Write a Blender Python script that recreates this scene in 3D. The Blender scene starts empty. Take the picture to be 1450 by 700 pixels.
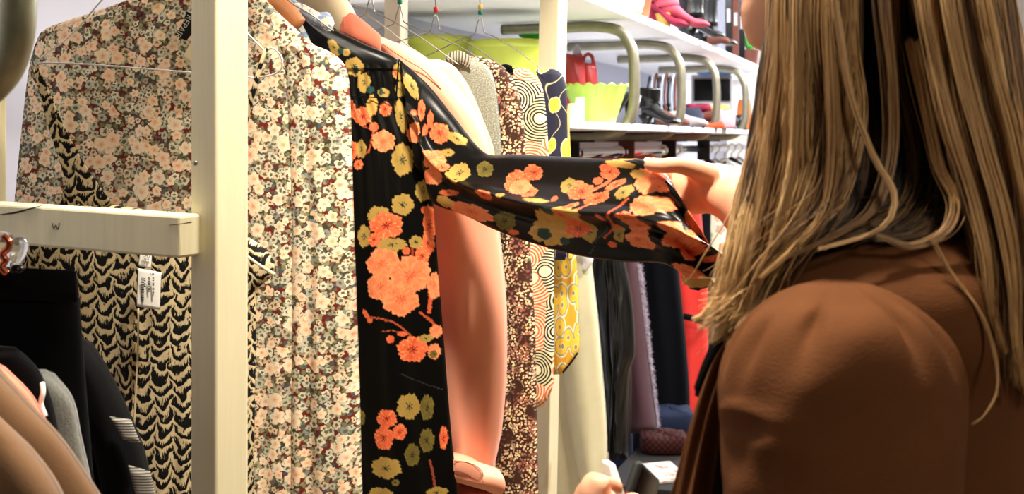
import bpy, bmesh, math, random
import numpy as np
from mathutils import Vector
random.seed(7); rng = np.random.default_rng(7)
F = 1700.0; CX = 725.0; HY = 198.0; EYE = 1.42
C = bpy.context.scene.collection
PI = math.pi

def P(px, py, d):
    """point seen at pixel (px,py) standing d metres in front of the camera"""
    return np.array([(px-CX)*d/F, d, EYE-(py-HY)*d/F])
def S2L(c):
    return tuple(((v/255)/12.92 if v/255 <= .04045 else ((v/255+.055)/1.055)**2.4) for v in c)

# ------------------------------------------------------------------ materials
MATS = {}
class NT:
    def __init__(s, name, rough=.8, spec=.3, sheen=0, metal=0, **kw):
        s.m = bpy.data.materials.new(name); s.m.use_nodes = True
        s.t = s.m.node_tree; s.b = s.t.nodes['Principled BSDF']
        s.b.inputs['Roughness'].default_value = rough
        s.b.inputs['Specular IOR Level'].default_value = spec
        s.b.inputs['Sheen Weight'].default_value = sheen
        s.b.inputs['Metallic'].default_value = metal
        s.uvn = None
        MATS[name] = s.m
    def n(s, typ, **kw):
        nd = s.t.nodes.new(typ)
        for k, v in kw.items():
            if isinstance(v, dict): continue
            setattr(nd, k, v)
        return nd
    def put(s, sock, v):
        if isinstance(v, bpy.types.NodeSocket): s.t.links.new(v, sock)
        elif v is not None: sock.default_value = v
    def uv(s):
        if s.uvn is None: s.uvn = s.n('ShaderNodeUVMap').outputs[0]
        return s.uvn
    def obj(s): return s.n('ShaderNodeTexCoord').outputs['Object']
    def math(s, op, a, b=None, c=None, clamp=False):
        nd = s.n('ShaderNodeMath', operation=op); nd.use_clamp = clamp
        s.put(nd.inputs[0], a); s.put(nd.inputs[1], b)
        if c is not None: s.put(nd.inputs[2], c)
        return nd.outputs[0]
    def vmath(s, op, a, b=None, scale=None):
        nd = s.n('ShaderNodeVectorMath', operation=op)
        s.put(nd.inputs[0], a); s.put(nd.inputs[1], b)
        if scale is not None: s.put(nd.inputs['Scale'], scale)
        return nd.outputs['Value'] if op in ('LENGTH', 'DOT_PRODUCT') else nd.outputs[0]
    def sep(s, v):
        nd = s.n('ShaderNodeSeparateXYZ'); s.put(nd.inputs[0], v); return nd.outputs
    def comb(s, x, y, z=0.0):
        nd = s.n('ShaderNodeCombineXYZ'); s.put(nd.inputs[0], x); s.put(nd.inputs[1], y); s.put(nd.inputs[2], z); return nd.outputs[0]
    def noise(s, v, scale, detail=2, rough=.5, dist=0):
        nd = s.n('ShaderNodeTexNoise'); s.put(nd.inputs['Vector'], v)
        nd.inputs['Scale'].default_value = scale; nd.inputs['Detail'].default_value = detail
        nd.inputs['Roughness'].default_value = rough; nd.inputs['Distortion'].default_value = dist
        return nd.outputs[0]
    def ramp(s, f, stops, interp='LINEAR'):
        nd = s.n('ShaderNodeValToRGB'); s.put(nd.inputs[0], f); r = nd.color_ramp; r.interpolation = interp
        while len(r.elements) < len(stops): r.elements.new(.5)
        for e, (p, c) in zip(r.elements, stops): e.position = p; e.color = (*S2L(c), 1)
        return nd.outputs[0]
    def mix(s, f, a, b, mode='MIX'):
        nd = s.n('ShaderNodeMix', data_type='RGBA', blend_type=mode)
        s.put(nd.inputs[0], f)
        s.put(nd.inputs[6], (*S2L(a), 1) if isinstance(a, tuple) else a)
        s.put(nd.inputs[7], (*S2L(b), 1) if isinstance(b, tuple) else b)
        return nd.outputs[2]
    def color(s, v): s.put(s.b.inputs['Base Color'], (*S2L(v), 1) if isinstance(v, tuple) else v)
    def bump(s, h, strength=.3, dist=.002):
        nd = s.n('ShaderNodeBump'); s.put(nd.inputs['Height'], h)
        nd.inputs['Strength'].default_value = strength; nd.inputs['Distance'].default_value = dist
        s.t.links.new(nd.outputs[0], s.b.inputs['Normal'])
    def flowers(s, vec, scale, size, petals, seed, soft=.12):
        """one scattering of flowers: mask, r/edge, random colour"""
        off = s.vmath('ADD', vec, (seed*.137, seed*.071, 0))
        vo = s.n('ShaderNodeTexVoronoi', voronoi_dimensions='2D', feature='F1')
        s.put(vo.inputs['Vector'], off); vo.inputs['Scale'].default_value = scale
        loc = s.vmath('SCALE', s.vmath('SUBTRACT', off, vo.outputs['Position']), scale=scale)
        x, y, _ = s.sep(loc); rnd = s.sep(vo.outputs['Color'])
        ang = s.math('ADD', s.math('ARCTAN2', y, x), s.math('MULTIPLY', rnd[0], 6.28))
        pet = s.math('ABSOLUTE', s.math('SINE', s.math('MULTIPLY', ang, petals/2)))
        edge = s.math('MULTIPLY', s.math('MULTIPLY_ADD', pet, .32, .68), s.math('MULTIPLY_ADD', rnd[1], size*.6, size*.6))
        t = s.math('DIVIDE', s.vmath('LENGTH', loc), edge)
        mask = s.math('MULTIPLY', s.math('SUBTRACT', 1.0, t), 1/soft, clamp=True)
        return mask, t, rnd, pet

def plain(name, col, rough=.8, spec=.3, sheen=0, metal=0, var=.12, vscale=30, weave=0, col2=None, bumps=0, bscale=400):
    m = NT(name, rough, spec, sheen, metal)
    o = m.obj()
    dark = tuple(int(c*(1-var)) for c in col)
    m.color(m.mix(m.noise(o, vscale, 3), dark if col2 is None else col2, col))
    if bumps: m.bump(m.noise(o, bscale, 3, .7), bumps)
    return m

# --- ditsy floral of the blouse
m = NT('ditsy_floral', .75, .2)
uv = m.uv(); wob = m.vmath('SCALE', m.vmath('SUBTRACT', m.n('ShaderNodeTexNoise').outputs['Color'], (.5,.5,.5)), scale=.0065)
m.t.nodes[-1]
nzn = [x for x in m.t.nodes if x.type == 'TEX_NOISE'][0]; nzn.inputs['Scale'].default_value = 160; m.put(nzn.inputs['Vector'], uv)
v = m.vmath('ADD', uv, wob)
base = m.ramp(m.noise(v, 60, 3), [(0, (30,28,20)), (.44, (74,66,44)), (.50, (112,34,26)), (1, (90,26,20))], 'LINEAR')
k, t, r, p = m.flowers(v, 150, .62, 3, 1, .25)
base = m.mix(k, base, m.ramp(r[2], [(0, (62,76,92)), (.35, (116,120,84)), (.7, (172,168,128)), (1, (92,92,84))]))
k, t, r, p = m.flowers(v, 84, .64, 5, 2, .2)
base = m.mix(k, base, m.mix(m.ramp(t, [(0, (40,40,40)), (.25, (0,0,0)), (.45, (255,255,255)), (.78, (255,255,255)), (1, (60,60,60))]), (96,92,66), m.ramp(r[2], [(0, (236,228,200)), (.3, (180,182,160)), (.5, (214,206,178)), (.8, (236,200,160)), (1, (132,140,136))])))
for sc_, sz_, sd_, thr in ((54, .54, 3, .48), (40, .50, 7, .70)):
    k, t, r, p = m.flowers(v, sc_, sz_, 5, sd_, .10)
    c = m.ramp(t, [(0, (196,96,62)), (.16, (232,160,118)), (.42, (246,216,180)), (.82, (250,232,204)), (.93, (206,176,136)), (1, (120,92,60))])
    c = m.mix(m.math('MULTIPLY', m.noise(m.vmath('ADD', v, r[0]), 200, 2), .7), c, m.ramp(r[0], [(0, (236,182,140)), (.5, (244,214,170)), (1, (222,216,190))]))
    base = m.mix(m.math('MULTIPLY', k, m.math('GREATER_THAN', r[2], thr)), base, c)
m.color(base); m.bump(m.noise(m.vmath('MULTIPLY', uv, (900, 60, 1)), 1, 2), .25, .001)
# --- pale blue floral
m = NT('blue_floral', .8, .2); v = m.uv()
base = m.ramp(m.noise(v, 80, 3), [(0, (70,84,110)), (.5, (130,146,170)), (1, (170,180,190))])
k, t, r, p = m.flowers(v, 70, .55, 5, 5)
base = m.mix(k, base, m.ramp(r[2], [(0, (190,200,214)), (.6, (210,208,196)), (1, (206,150,110))])); m.color(base)
# --- black jagged scallop print on cream
m = NT('feather_print', .8, .15); x, y, _ = m.sep(m.uv())
nx = m.math('ADD', m.math('MULTIPLY_ADD', m.noise(m.uv(), 9, 1), .02, x), m.math('MULTIPLY', m.noise(m.uv(), 42, 1), .022))
colf = m.math('MULTIPLY', nx, 40.0); ci = m.math('FLOOR', colf); fx = m.math('FRACT', colf)
wn = m.n('ShaderNodeTexWhiteNoise', noise_dimensions='1D'); m.put(wn.inputs['W'], ci)
sc = m.math('ABSOLUTE', m.math('SUBTRACT', fx, .5))
jag = m.math('MULTIPLY', m.math('SUBTRACT', m.noise(m.vmath('MULTIPLY', m.uv(), (760, 90, 1)), 1, 1, .8), .5), 2.3)
big = m.math('MULTIPLY', m.math('SUBTRACT', m.noise(m.uv(), 55, 2), .5), 1.7)
yy = m.math('ADD', m.math('ADD', m.math('MULTIPLY', y, 58.0), m.math('MULTIPLY', wn.outputs[0], 1.0)), m.math('ADD', m.math('MULTIPLY', sc, m.math('MULTIPLY', sc, -3.4)), big))
fy = m.math('ADD', m.math('FRACT', yy), 0.0)
up = m.math('SUBTRACT', m.math('ADD', .72, m.math('MULTIPLY', jag, .45)), m.math('MULTIPLY', m.math('GREATER_THAN', sc, .455), .3))
mask = m.math('MULTIPLY', m.math('SUBTRACT', up, fy), 9, clamp=True)
mask = m.math('MULTIPLY', mask, m.math('MULTIPLY', m.math('SUBTRACT', fy, m.math('MULTIPLY_ADD', jag, .08, .05)), 14, clamp=True))
m.color(m.mix(mask, m.mix(m.noise(m.uv(), 40, 2), (222,204,162), (190,168,126)), (16,15,14)))
# --- brown with cream sprigs
m = NT('sprig_print', .8, .2); v = m.uv()
base = m.mix(m.noise(v, 14, 1), (50,30,22), (84,50,40))
k, t, r, p = m.flowers(v, 190, .5, 2, 1)
cl = m.math('MULTIPLY', m.math('SUBTRACT', m.noise(m.vmath('MULTIPLY', v, (1, .7, 1)), 38, 2), .40), 9, clamp=True)
base = m.mix(m.math('MULTIPLY', k, cl), base, m.ramp(r[2], [(0, (236,206,150)), (.6, (250,230,190)), (1, (200,130,90))]))
cl = m.math('MULTIPLY', m.math('SUBTRACT', m.noise(m.vmath('ADD', v, (3,3,0)), 30, 2), .52), 9, clamp=True)
k, t, r, p = m.flowers(v, 140, .5, 2, 4)
base = m.mix(m.math('MULTIPLY', k, cl), base, (164,98,84)); m.color(base)
# --- swirls
def swirl(name, cols, scale, lines, uvsc=(1,1,1), stops=None):
    m = NT(name, .75, .2); v = m.vmath('MULTIPLY', m.uv(), uvsc)
    vo = m.n('ShaderNodeTexVoronoi', voronoi_dimensions='2D', feature='F1'); m.put(vo.inputs['Vector'], v); vo.inputs['Scale'].default_value = scale
    d = m.math('ADD', vo.outputs['Distance'], m.math('MULTIPLY', m.noise(v, 30, 2), .10))
    s = m.math('SINE', m.math('MULTIPLY', d, lines)); r = m.sep(vo.outputs['Color'])
    mask = m.math('MULTIPLY_ADD', s, 3.0, .5, clamp=True)
    a = m.ramp(r[0], [(0, cols[0]), (.38, cols[2]), (.7, cols[4])], 'CONSTANT'); b = m.ramp(r[0], [(0, cols[1]), (.38, cols[3]), (.7, cols[5])], 'CONSTANT')
    base = m.mix(mask, a, b)
    core = m.math('LESS_THAN', d, .17)
    m.color(m.mix(core, base, (244,232,196)))
swirl('swirl_print', [(26,24,22),(236,224,190),(222,112,66),(250,226,190),(30,28,24),(226,214,170)], 15, 75)
m = NT('oval_print', .7, .25); v = m.vmath('MULTIPLY', m.uv(), (1, .55, 1))
k, t, r, p = m.flowers(m.vmath('ADD', v, m.vmath('SCALE', m.comb(m.noise(v, 8, 1), 0.0), scale=.03)), 24, .42, 2, 6, .08)
wv = m.math('ABSOLUTE', m.math('SINE', m.math('MULTIPLY', m.math('ADD', m.sep(m.uv())[0], m.math('MULTIPLY', m.noise(m.uv(), 9, 1), .16)), 95)))
base = m.mix(m.math('MULTIPLY', m.math('SUBTRACT', .10, wv), 12, clamp=True), (38,38,58), (232,222,170))
base = m.mix(k, base, (232,226,180)); base = m.mix(m.math('MULTIPLY', k, m.math('LESS_THAN', t, .84)), base, m.ramp(t, [(0, (236,178,40)), (.5, (244,206,80)), (.84, (238,190,60))])); m.color(base)
m = NT('paisley_print', .75, .2); v = m.uv()
vo = m.n('ShaderNodeTexVoronoi', voronoi_dimensions='2D', feature='F1'); m.put(vo.inputs['Vector'], m.vmath('MULTIPLY', v, (1, .5, 1))); vo.inputs['Scale'].default_value = 46
d = m.math('ADD', vo.outputs['Distance'], m.math('MULTIPLY', m.noise(v, 40, 2), .22))
m.color(m.ramp(d, [(0, (250,240,200)), (.18, (90,100,104)), (.24, (228,200,130)), (.34, (226,182,54)), (.5, (232,190,60)), (.58, (120,130,130)), (.64, (244,232,190)), (.72, (214,160,50))], 'LINEAR'))

m = NT('satin_floral', .32, .14, .0); a = m.n('ShaderNodeVertexColor'); a.layer_name = 'Col'; m.color(a.outputs[0]); m.bump(m.noise(m.uv(), 500, 2), .08, .0006)
m = NT('hair_strand', .42, .5); a = m.n('ShaderNodeVertexColor'); a.layer_name = 'Col'; m.color(a.outputs[0])
# wood painted cream
def wood(name, c1, c2):
    m = NT(name, .5, .35); o = m.obj()
    g = m.noise(m.vmath('MULTIPLY', o, (60, 60, 3)), 1, 3, .6, 1.5)
    base = m.mix(g, c1, c2)
    kn = m.noise(m.vmath('MULTIPLY', o, (1, 1, .8)), 11, 1)
    base = m.mix(m.math('MULTIPLY', m.math('SUBTRACT', kn, .74), 10, clamp=True), base, (170,140,96))
    m.color(base); m.bump(g, .15, .001)
wood('cream_wood', (206,197,160), (226,218,184))
wood('cream_wood_rail', (206,197,160), (226,218,184))
plain('crack', (60,42,26), var=.3)
plain('beige_wood', (188,176,150), .6, col2=(206,194,168))
plain('white_board', (244,244,246), .45, .4, var=.03)
m = NT('zinc_tube', .42, .5, metal=.55); m.color(m.mix(m.noise(m.obj(), 22, 4, .65), (108,104,88), (156,150,130)))
m = NT('near_zinc_tube', .4, .5, metal=.5); m.color(m.mix(m.noise(m.obj(), 25, 3, .6), (110,112,92), (172,170,140)))
plain('dark_steel', (30,27,25), .7, .4, metal=.3)
plain('red_steel', (120,66,50), .5, .4, metal=.2)
plain('chrome', (225,228,235), .12, .5, metal=1.0, var=.05)
plain('wire_metal', (150,145,135), .3, .5, metal=.8)
plain('bright_wire', (235,235,232), .25, .5, metal=.7)
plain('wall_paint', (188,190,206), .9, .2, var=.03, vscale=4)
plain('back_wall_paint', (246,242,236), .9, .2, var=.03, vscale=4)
plain('ceiling_paint', (196,194,190), .9, .2, var=.02)
m = NT('floor_wood', .5, .3); o = m.obj(); m.color(m.mix(m.noise(m.vmath('MULTIPLY', o, (3, 14, 1)), 2, 4), (120,96,70), (150,124,94)))
plain('tan_cloth', (112,80,50), .85, .15, .3, var=.10, bumps=.2)
plain('grey_knit', (120,120,112), .95, .1, .4, var=.35, vscale=300, bumps=.4)
plain('black_cloth', (9,9,10), .95, .06, .02, var=.3)
plain('black_jersey', (12,12,14), .95, .06, .03, var=.3)
plain('salmon_cloth', (238,140,112), .8, .2, .2)
m = NT('stripe_cloth', .85, .15); y = m.sep(m.uv())[1]; m.color(m.mix(m.math('GREATER_THAN', m.math('SINE', m.math('MULTIPLY', y, 2200)), .1), (150,146,136), (60,58,56)))
m = NT('pink_coat_cloth', .55, .3, .2); m.color(m.mix(m.noise(m.obj(), 8, 2), (242,160,128), (246,170,138))); m.bump(m.noise(m.uv(), 900, 2), .12, .0008)
plain('terracotta_cloth', (196,104,78), .8, .2, .2, bumps=.1)
plain('pink_lining', (206,110,90), .6, .3)
plain('stitching', (170,84,64), .9)
plain('peach_cloth', (238,192,152), .7, .2, .2, var=.05)
m = NT('lurex_knit', .6, .5); g = m.noise(m.uv(), 420, 3, .9); m.color(m.ramp(g, [(.3, (78,80,70)), (.55, (132,134,118)), (.68, (210,210,190))])); m.bump(g, .5, .001)
m = NT('rib_knit', .9, .1); s = m.math('SINE', m.math('MULTIPLY', m.sep(m.uv())[0], 1500)); m.color(m.mix(m.math('MULTIPLY_ADD', s, .5, .5), (60,56,48), (160,154,136)))
plain('beige_coat_cloth', (208,200,164), .75, .2, .2, var=.08)
plain('black_leather', (8,9,9), .3, .45, var=.2, bumps=.3, bscale=120)
m = NT('fuzzy_knit', 1, .05, .15); m.color(m.mix(m.noise(m.uv(), 420, 3, .8), (48,28,34), (100,66,74))); m.bump(m.noise(m.uv(), 600, 3, .8), .8, .004)
plain('lit_edge_fuzz', (206,190,206), .8, .2)  # pale fibres for one edge only: the light on it is painted in
plain('charcoal_wool', (9,10,15), .95, .05, .03)
plain('red_cloth', (228,56,48), .8, .2, .1)
plain('denim', (26,42,76), .85, .2, .1, var=.4, vscale=60)
m = NT('plaid_cloth', .85, .15); x, y, _ = m.sep(m.obj()); s = m.math('MULTIPLY', m.math('SINE', m.math('MULTIPLY', x, 330)), m.math('SINE', m.math('MULTIPLY', m.sep(m.obj())[2], 330))); m.color(m.mix(m.math('GREATER_THAN', s, 0.0), (58,17,12), (24,10,10)))
m = NT('patch_denim', .85, .15); k, t, r, p = m.flowers(m.obj(), 9, .35, 5, 2); m.color(m.mix(k, (22,30,50), (150,145,128)))
m = NT('pale_print_cloth', .8, .2); k, t, r, p = m.flowers(m.uv(), 14, .45, 5, 3); m.color(m.mix(k, (250,244,214), m.ramp(r[2], [(0, (236,200,120)), (.5, (226,150,150)), (1, (170,190,150))])))
m = NT('jacket_suede', .9, .08, .0); nz = m.noise(m.obj(), 10, 3, .6); tw = m.noise(m.vmath('MULTIPLY', m.obj(), (260, 260, 600)), 1, 2)
m.color(m.mix(nz, (80,49,27), (112,69,40))); m.bump(tw, .35, .0012)
plain('jacket_lining', (16,12,11), .9, .1)
m = NT('skin', .5, .35); m.color(m.mix(m.noise(m.obj(), 22, 3), (226,160,124), (240,182,146))); m.b.inputs['Subsurface Weight'].default_value = .12; m.b.inputs['Subsurface Radius'].default_value = (.012, .004, .002); m.b.inputs['Subsurface Scale'].default_value = .5
m.bump(m.noise(m.vmath('MULTIPLY', m.obj(), (1,1,1)), 130, 3), .12, .0015)
plain('nail', (244,196,176), .25, .5)
plain('hair_base', (98,68,40), .7, var=.4, vscale=60); plain('lip', (190,92,84), .4, .4)
plain('eye_white', (240,238,234), .2, .5); plain('iris', (70,90,96), .2, .5)
plain('trousers_cloth', (30,32,40), .9); plain('shoe_leather', (36,28,24), .4)
m = NT('chartreuse_plastic', .4, .4); m.color((198,212,84)); m.b.inputs['Transmission Weight'].default_value = .0
plain('lime_ceramic', (186,218,100), .3, .5, var=.12, vscale=18)
plain('green_plastic', (66,190,60), .35, .5)
plain('leaf', (84,142,62), .6, .3, var=.4, vscale=40); plain('pale_leaf', (150,176,110), .6, var=.3)
plain('pot_clay', (206,112,78), .7); plain('cream_ceramic', (250,238,190), .35, .5, var=.05)
plain('red_leather', (172,28,30), .3, .5, var=.3); plain('maroon_suede', (158,44,72), .7, .2, var=.35, vscale=14); plain('pink_suede', (206,84,104), .6, .3, var=.25, vscale=12)
plain('tan_heel', (230,180,92), .5); plain('white_plastic', (250,250,250), .35)
plain('grey_pearl', (186,178,180), .3); plain('blue_plastic', (70,120,180), .5); plain('screen_black', (10,10,12), .2)
plain('brown_cloth', (112,66,54), .9); plain('pink_cloth', (244,180,190), .9); plain('orange_leather', (196,112,50), .6); plain('orange_cloth', (232,88,50), .9)
plain('navy_cloth', (34,36,56), .8); plain('silver_cloth', (190,200,214), .3, metal=.3)
plain('red_bead', (206,40,34), .4); plain('green_bead', (20,120,96), .4); plain('yellow_bead', (222,176,60), .4)
plain('paper', (244,242,234), .8, var=.02); plain('cream_card', (226,210,170), .8, var=.06); plain('ink', (30,30,30), .9); plain('label_black', (14,14,14), .9)
plain('label_text', (200,196,180), .9); plain('hanger_wood', (176,110,62), .5, var=.2); plain('hanger_beige', (206,186,150), .55, var=.1)
m = NT('crystal', .03, .6); m.color((235,238,238)); m.b.inputs['Transmission Weight'].default_value = .85; m.b.inputs['IOR'].default_value = 1.5
plain('copper', (206,120,84), .2, metal=.9)
plain('phone_case', (30,32,30), .6); m = NT('phone_screen', .3, .15); m.color(m.ramp(m.noise(m.obj(), 60, 3), [(0, (6,8,12)), (.62, (10,12,14)), (.8, (60,70,30)), (1, (120,90,40))]))
m = NT('magazine_cover', .4, .4); m.color(m.ramp(m.noise(m.obj(), 45, 3), [(0, (60,90,140)), (.44, (190,188,180)), (.56, (180,176,160)), (.72, (190,70,50)), (1, (70,120,70))]))
m = NT('lamp_glow', .5); m.b.inputs['Emission Color'].default_value = (1, .95, .85, 1); m.b.inputs['Emission Strength'].default_value = 3

# ------------------------------------------------------------------ object helpers
BASE = {}
def thing(name, label, cat, base, group=None):
    o = bpy.data.objects.new(name, None); C.objects.link(o); o.location = tuple(base); o.empty_display_size = .05
    o['label'] = label; o['category'] = cat
    if group: o['group'] = group
    BASE[o.name] = np.array(base, float); return o
def mk(name, V, Fc, mat, parent=None, smooth=True, label=None, cat=None, group=None, kind=None, uv=None, col=None):
    V = np.asarray(V, float)
    if parent is not None: base = BASE[parent.name]
    else: base = np.array([V[:,0].mean(), V[:,1].mean(), V[:,2].min()])
    me = bpy.data.meshes.new(name); me.from_pydata((V-base).tolist(), [], [tuple(int(i) for i in f) for f in Fc])
    me.materials.append(MATS[mat])
    if smooth: me.polygons.foreach_set('use_smooth', [True]*len(me.polygons))
    li = np.empty(len(me.loops), np.int32); me.loops.foreach_get('vertex_index', li)
    if uv is not None:
        l = me.uv_layers.new(name='UVMap'); l.data.foreach_set('uv', np.asarray(uv, np.float32)[li].ravel())
    if col is not None:
        a = me.color_attributes.new('Col', 'FLOAT_COLOR', 'POINT'); a.data.foreach_set('color', np.c_[col, np.ones(len(V))].astype(np.float32).ravel())
    me.update()
    o = bpy.data.objects.new(name, me); C.objects.link(o)
    if parent is not None: o.parent = parent
    else: o.location = tuple(base)
    BASE[o.name] = base
    if label: o['label'] = label
    if cat: o['category'] = cat
    if group: o['group'] = group
    if kind: o['kind'] = kind
    return o
def grid_faces(nr, nc, wrap_c=False, wrap_r=False):
    r = np.arange(nr if wrap_r else nr-1)[:,None]; c = np.arange(nc if wrap_c else nc-1)[None,:]
    a = r*nc+c; b = r*nc+(c+1) % nc; d = ((r+1) % nr)*nc+c; e = ((r+1) % nr)*nc+(c+1) % nc
    return np.stack([a, b, e, d], -1).reshape(-1, 4).tolist()
def merge(parts):
    V = []; Fc = []; n = 0
    for v, f in parts:
        V.append(np.asarray(v, float)); Fc += [[i+n for i in q] for q in f]; n += len(v)
    return np.vstack(V), Fc
def crv(pts, n):
    """Catmull-Rom through rows of pts"""
    pts = np.asarray(pts, float); k = len(pts)
    if k == 2: t = np.linspace(0, 1, n)[:,None]; return pts[0]*(1-t)+pts[1]*t
    seg = np.linalg.norm(np.diff(pts, axis=0), axis=1); cum = np.r_[0, np.cumsum(np.maximum(seg, 1e-9))]
    t = np.linspace(0, cum[-1], n); i = np.clip(np.searchsorted(cum, t, side='right')-1, 0, k-2)
    m_ = np.empty_like(pts); m_[1:-1] = (pts[2:]-pts[:-2])/(cum[2:]-cum[:-2])[:,None]; m_[0] = (pts[1]-pts[0])/(cum[1]-cum[0]); m_[-1] = (pts[-1]-pts[-2])/(cum[-1]-cum[-2])
    h = (cum[i+1]-cum[i])[:,None]; s = ((t-cum[i])[:,None])/h
    return (2*s**3-3*s**2+1)*pts[i]+(s**3-2*s**2+s)*h*m_[i]+(-2*s**3+3*s**2)*pts[i+1]+(s**3-s**2)*h*m_[i+1]
def unit(a): a = np.asarray(a, float); return a/(np.linalg.norm(a, axis=-1, keepdims=True)+1e-12)

def tube(pts, rad, seg=12, n=None, caps=True, flat=None):
    pts = np.asarray(pts, float)
    rad = np.broadcast_to(np.asarray(rad, float), (len(pts),)) if np.ndim(rad) < 2 else rad
    if n: 
        q = crv(np.c_[pts, rad], n); pts, rad = q[:,:3], q[:,3]
    T = unit(np.gradient(pts, axis=0)); up = np.array([0, 0, 1.]) if abs(T[0][2]) < .9 else np.array([1., 0, 0])
    nrm = unit(np.cross(T[0], up)); V = []
    a = np.linspace(0, 2*PI, seg, endpoint=False)
    for i in range(len(pts)):
        nrm = unit(nrm-T[i]*np.dot(nrm, T[i])); b = np.cross(T[i], nrm)
        V.append(pts[i]+rad[i]*(np.cos(a)[:,None]*nrm+np.sin(a)[:,None]*b))
    V = np.vstack(V); Fc = grid_faces(len(pts), seg, wrap_c=True)
    if caps:
        Fc += [list(range(seg))[::-1], [len(V)-seg+i for i in range(seg)]]
    return V, Fc
def box(c, ax, ay, az, hx, hy, hz, bev=.0):
    """box centred at c with half sizes along unit axes, softly bevelled"""
    c = np.asarray(c, float); ax, ay, az = map(lambda q: unit(np.asarray(q, float)), (ax, ay, az))
    b = bev if bev > 0 else min(hx, hy, hz)*.12
    bm = bmesh.new(); bmesh.ops.create_cube(bm, size=2)
    for v in bm.verts: v.co = (v.co.x*hx, v.co.y*hy, v.co.z*hz)
    bmesh.ops.bevel(bm, geom=bm.edges[:], offset=b, segments=2, profile=.5, affect='EDGES')
    V = np.array([c+v.co.x*ax+v.co.y*ay+v.co.z*az for v in bm.verts]); Fc = [[v.index for v in f.verts] for f in bm.faces]
    bm.free(); return V, Fc
def lathe(c, prof, seg=32, fn=None, axis=None):
    c = np.asarray(c, float); a = np.linspace(0, 2*PI, seg, endpoint=False); V = []
    for j, (r, z) in enumerate(prof):
        rr = r*np.ones(seg); zz = z*np.ones(seg)
        if fn: rr, zz = fn(a, rr, zz, j/(len(prof)-1))
        V.append(np.c_[rr*np.cos(a), rr*np.sin(a), zz])
    V = np.vstack(V)
    if axis is not None:
        z_ = unit(axis); x_ = unit(np.cross([0, 1, .1], z_)); y_ = np.cross(z_, x_); V = V[:,:1]*x_+V[:,1:2]*y_+V[:,2:]*z_
    Fc = grid_faces(len(prof), seg, wrap_c=True)+[list(range(seg))[::-1], [len(prof)*seg-seg+i for i in range(seg)]]
    return V+c, Fc
def ell(c, ax, ay, az, seg=20, rings=12):
    c, ax, ay, az = (np.asarray(q, float) for q in (c, ax, ay, az)); V = []
    a = np.linspace(0, 2*PI, seg, endpoint=False)
    for t in np.linspace(.06, PI-.06, rings): V.append(c+np.sin(t)*(np.cos(a)[:,None]*ax+np.sin(a)[:,None]*ay)+np.cos(t)*az)
    V = np.vstack(V); return V, grid_faces(rings, seg, wrap_c=True)+[list(range(seg)), [len(V)-seg+i for i in range(seg)][::-1]]

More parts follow.
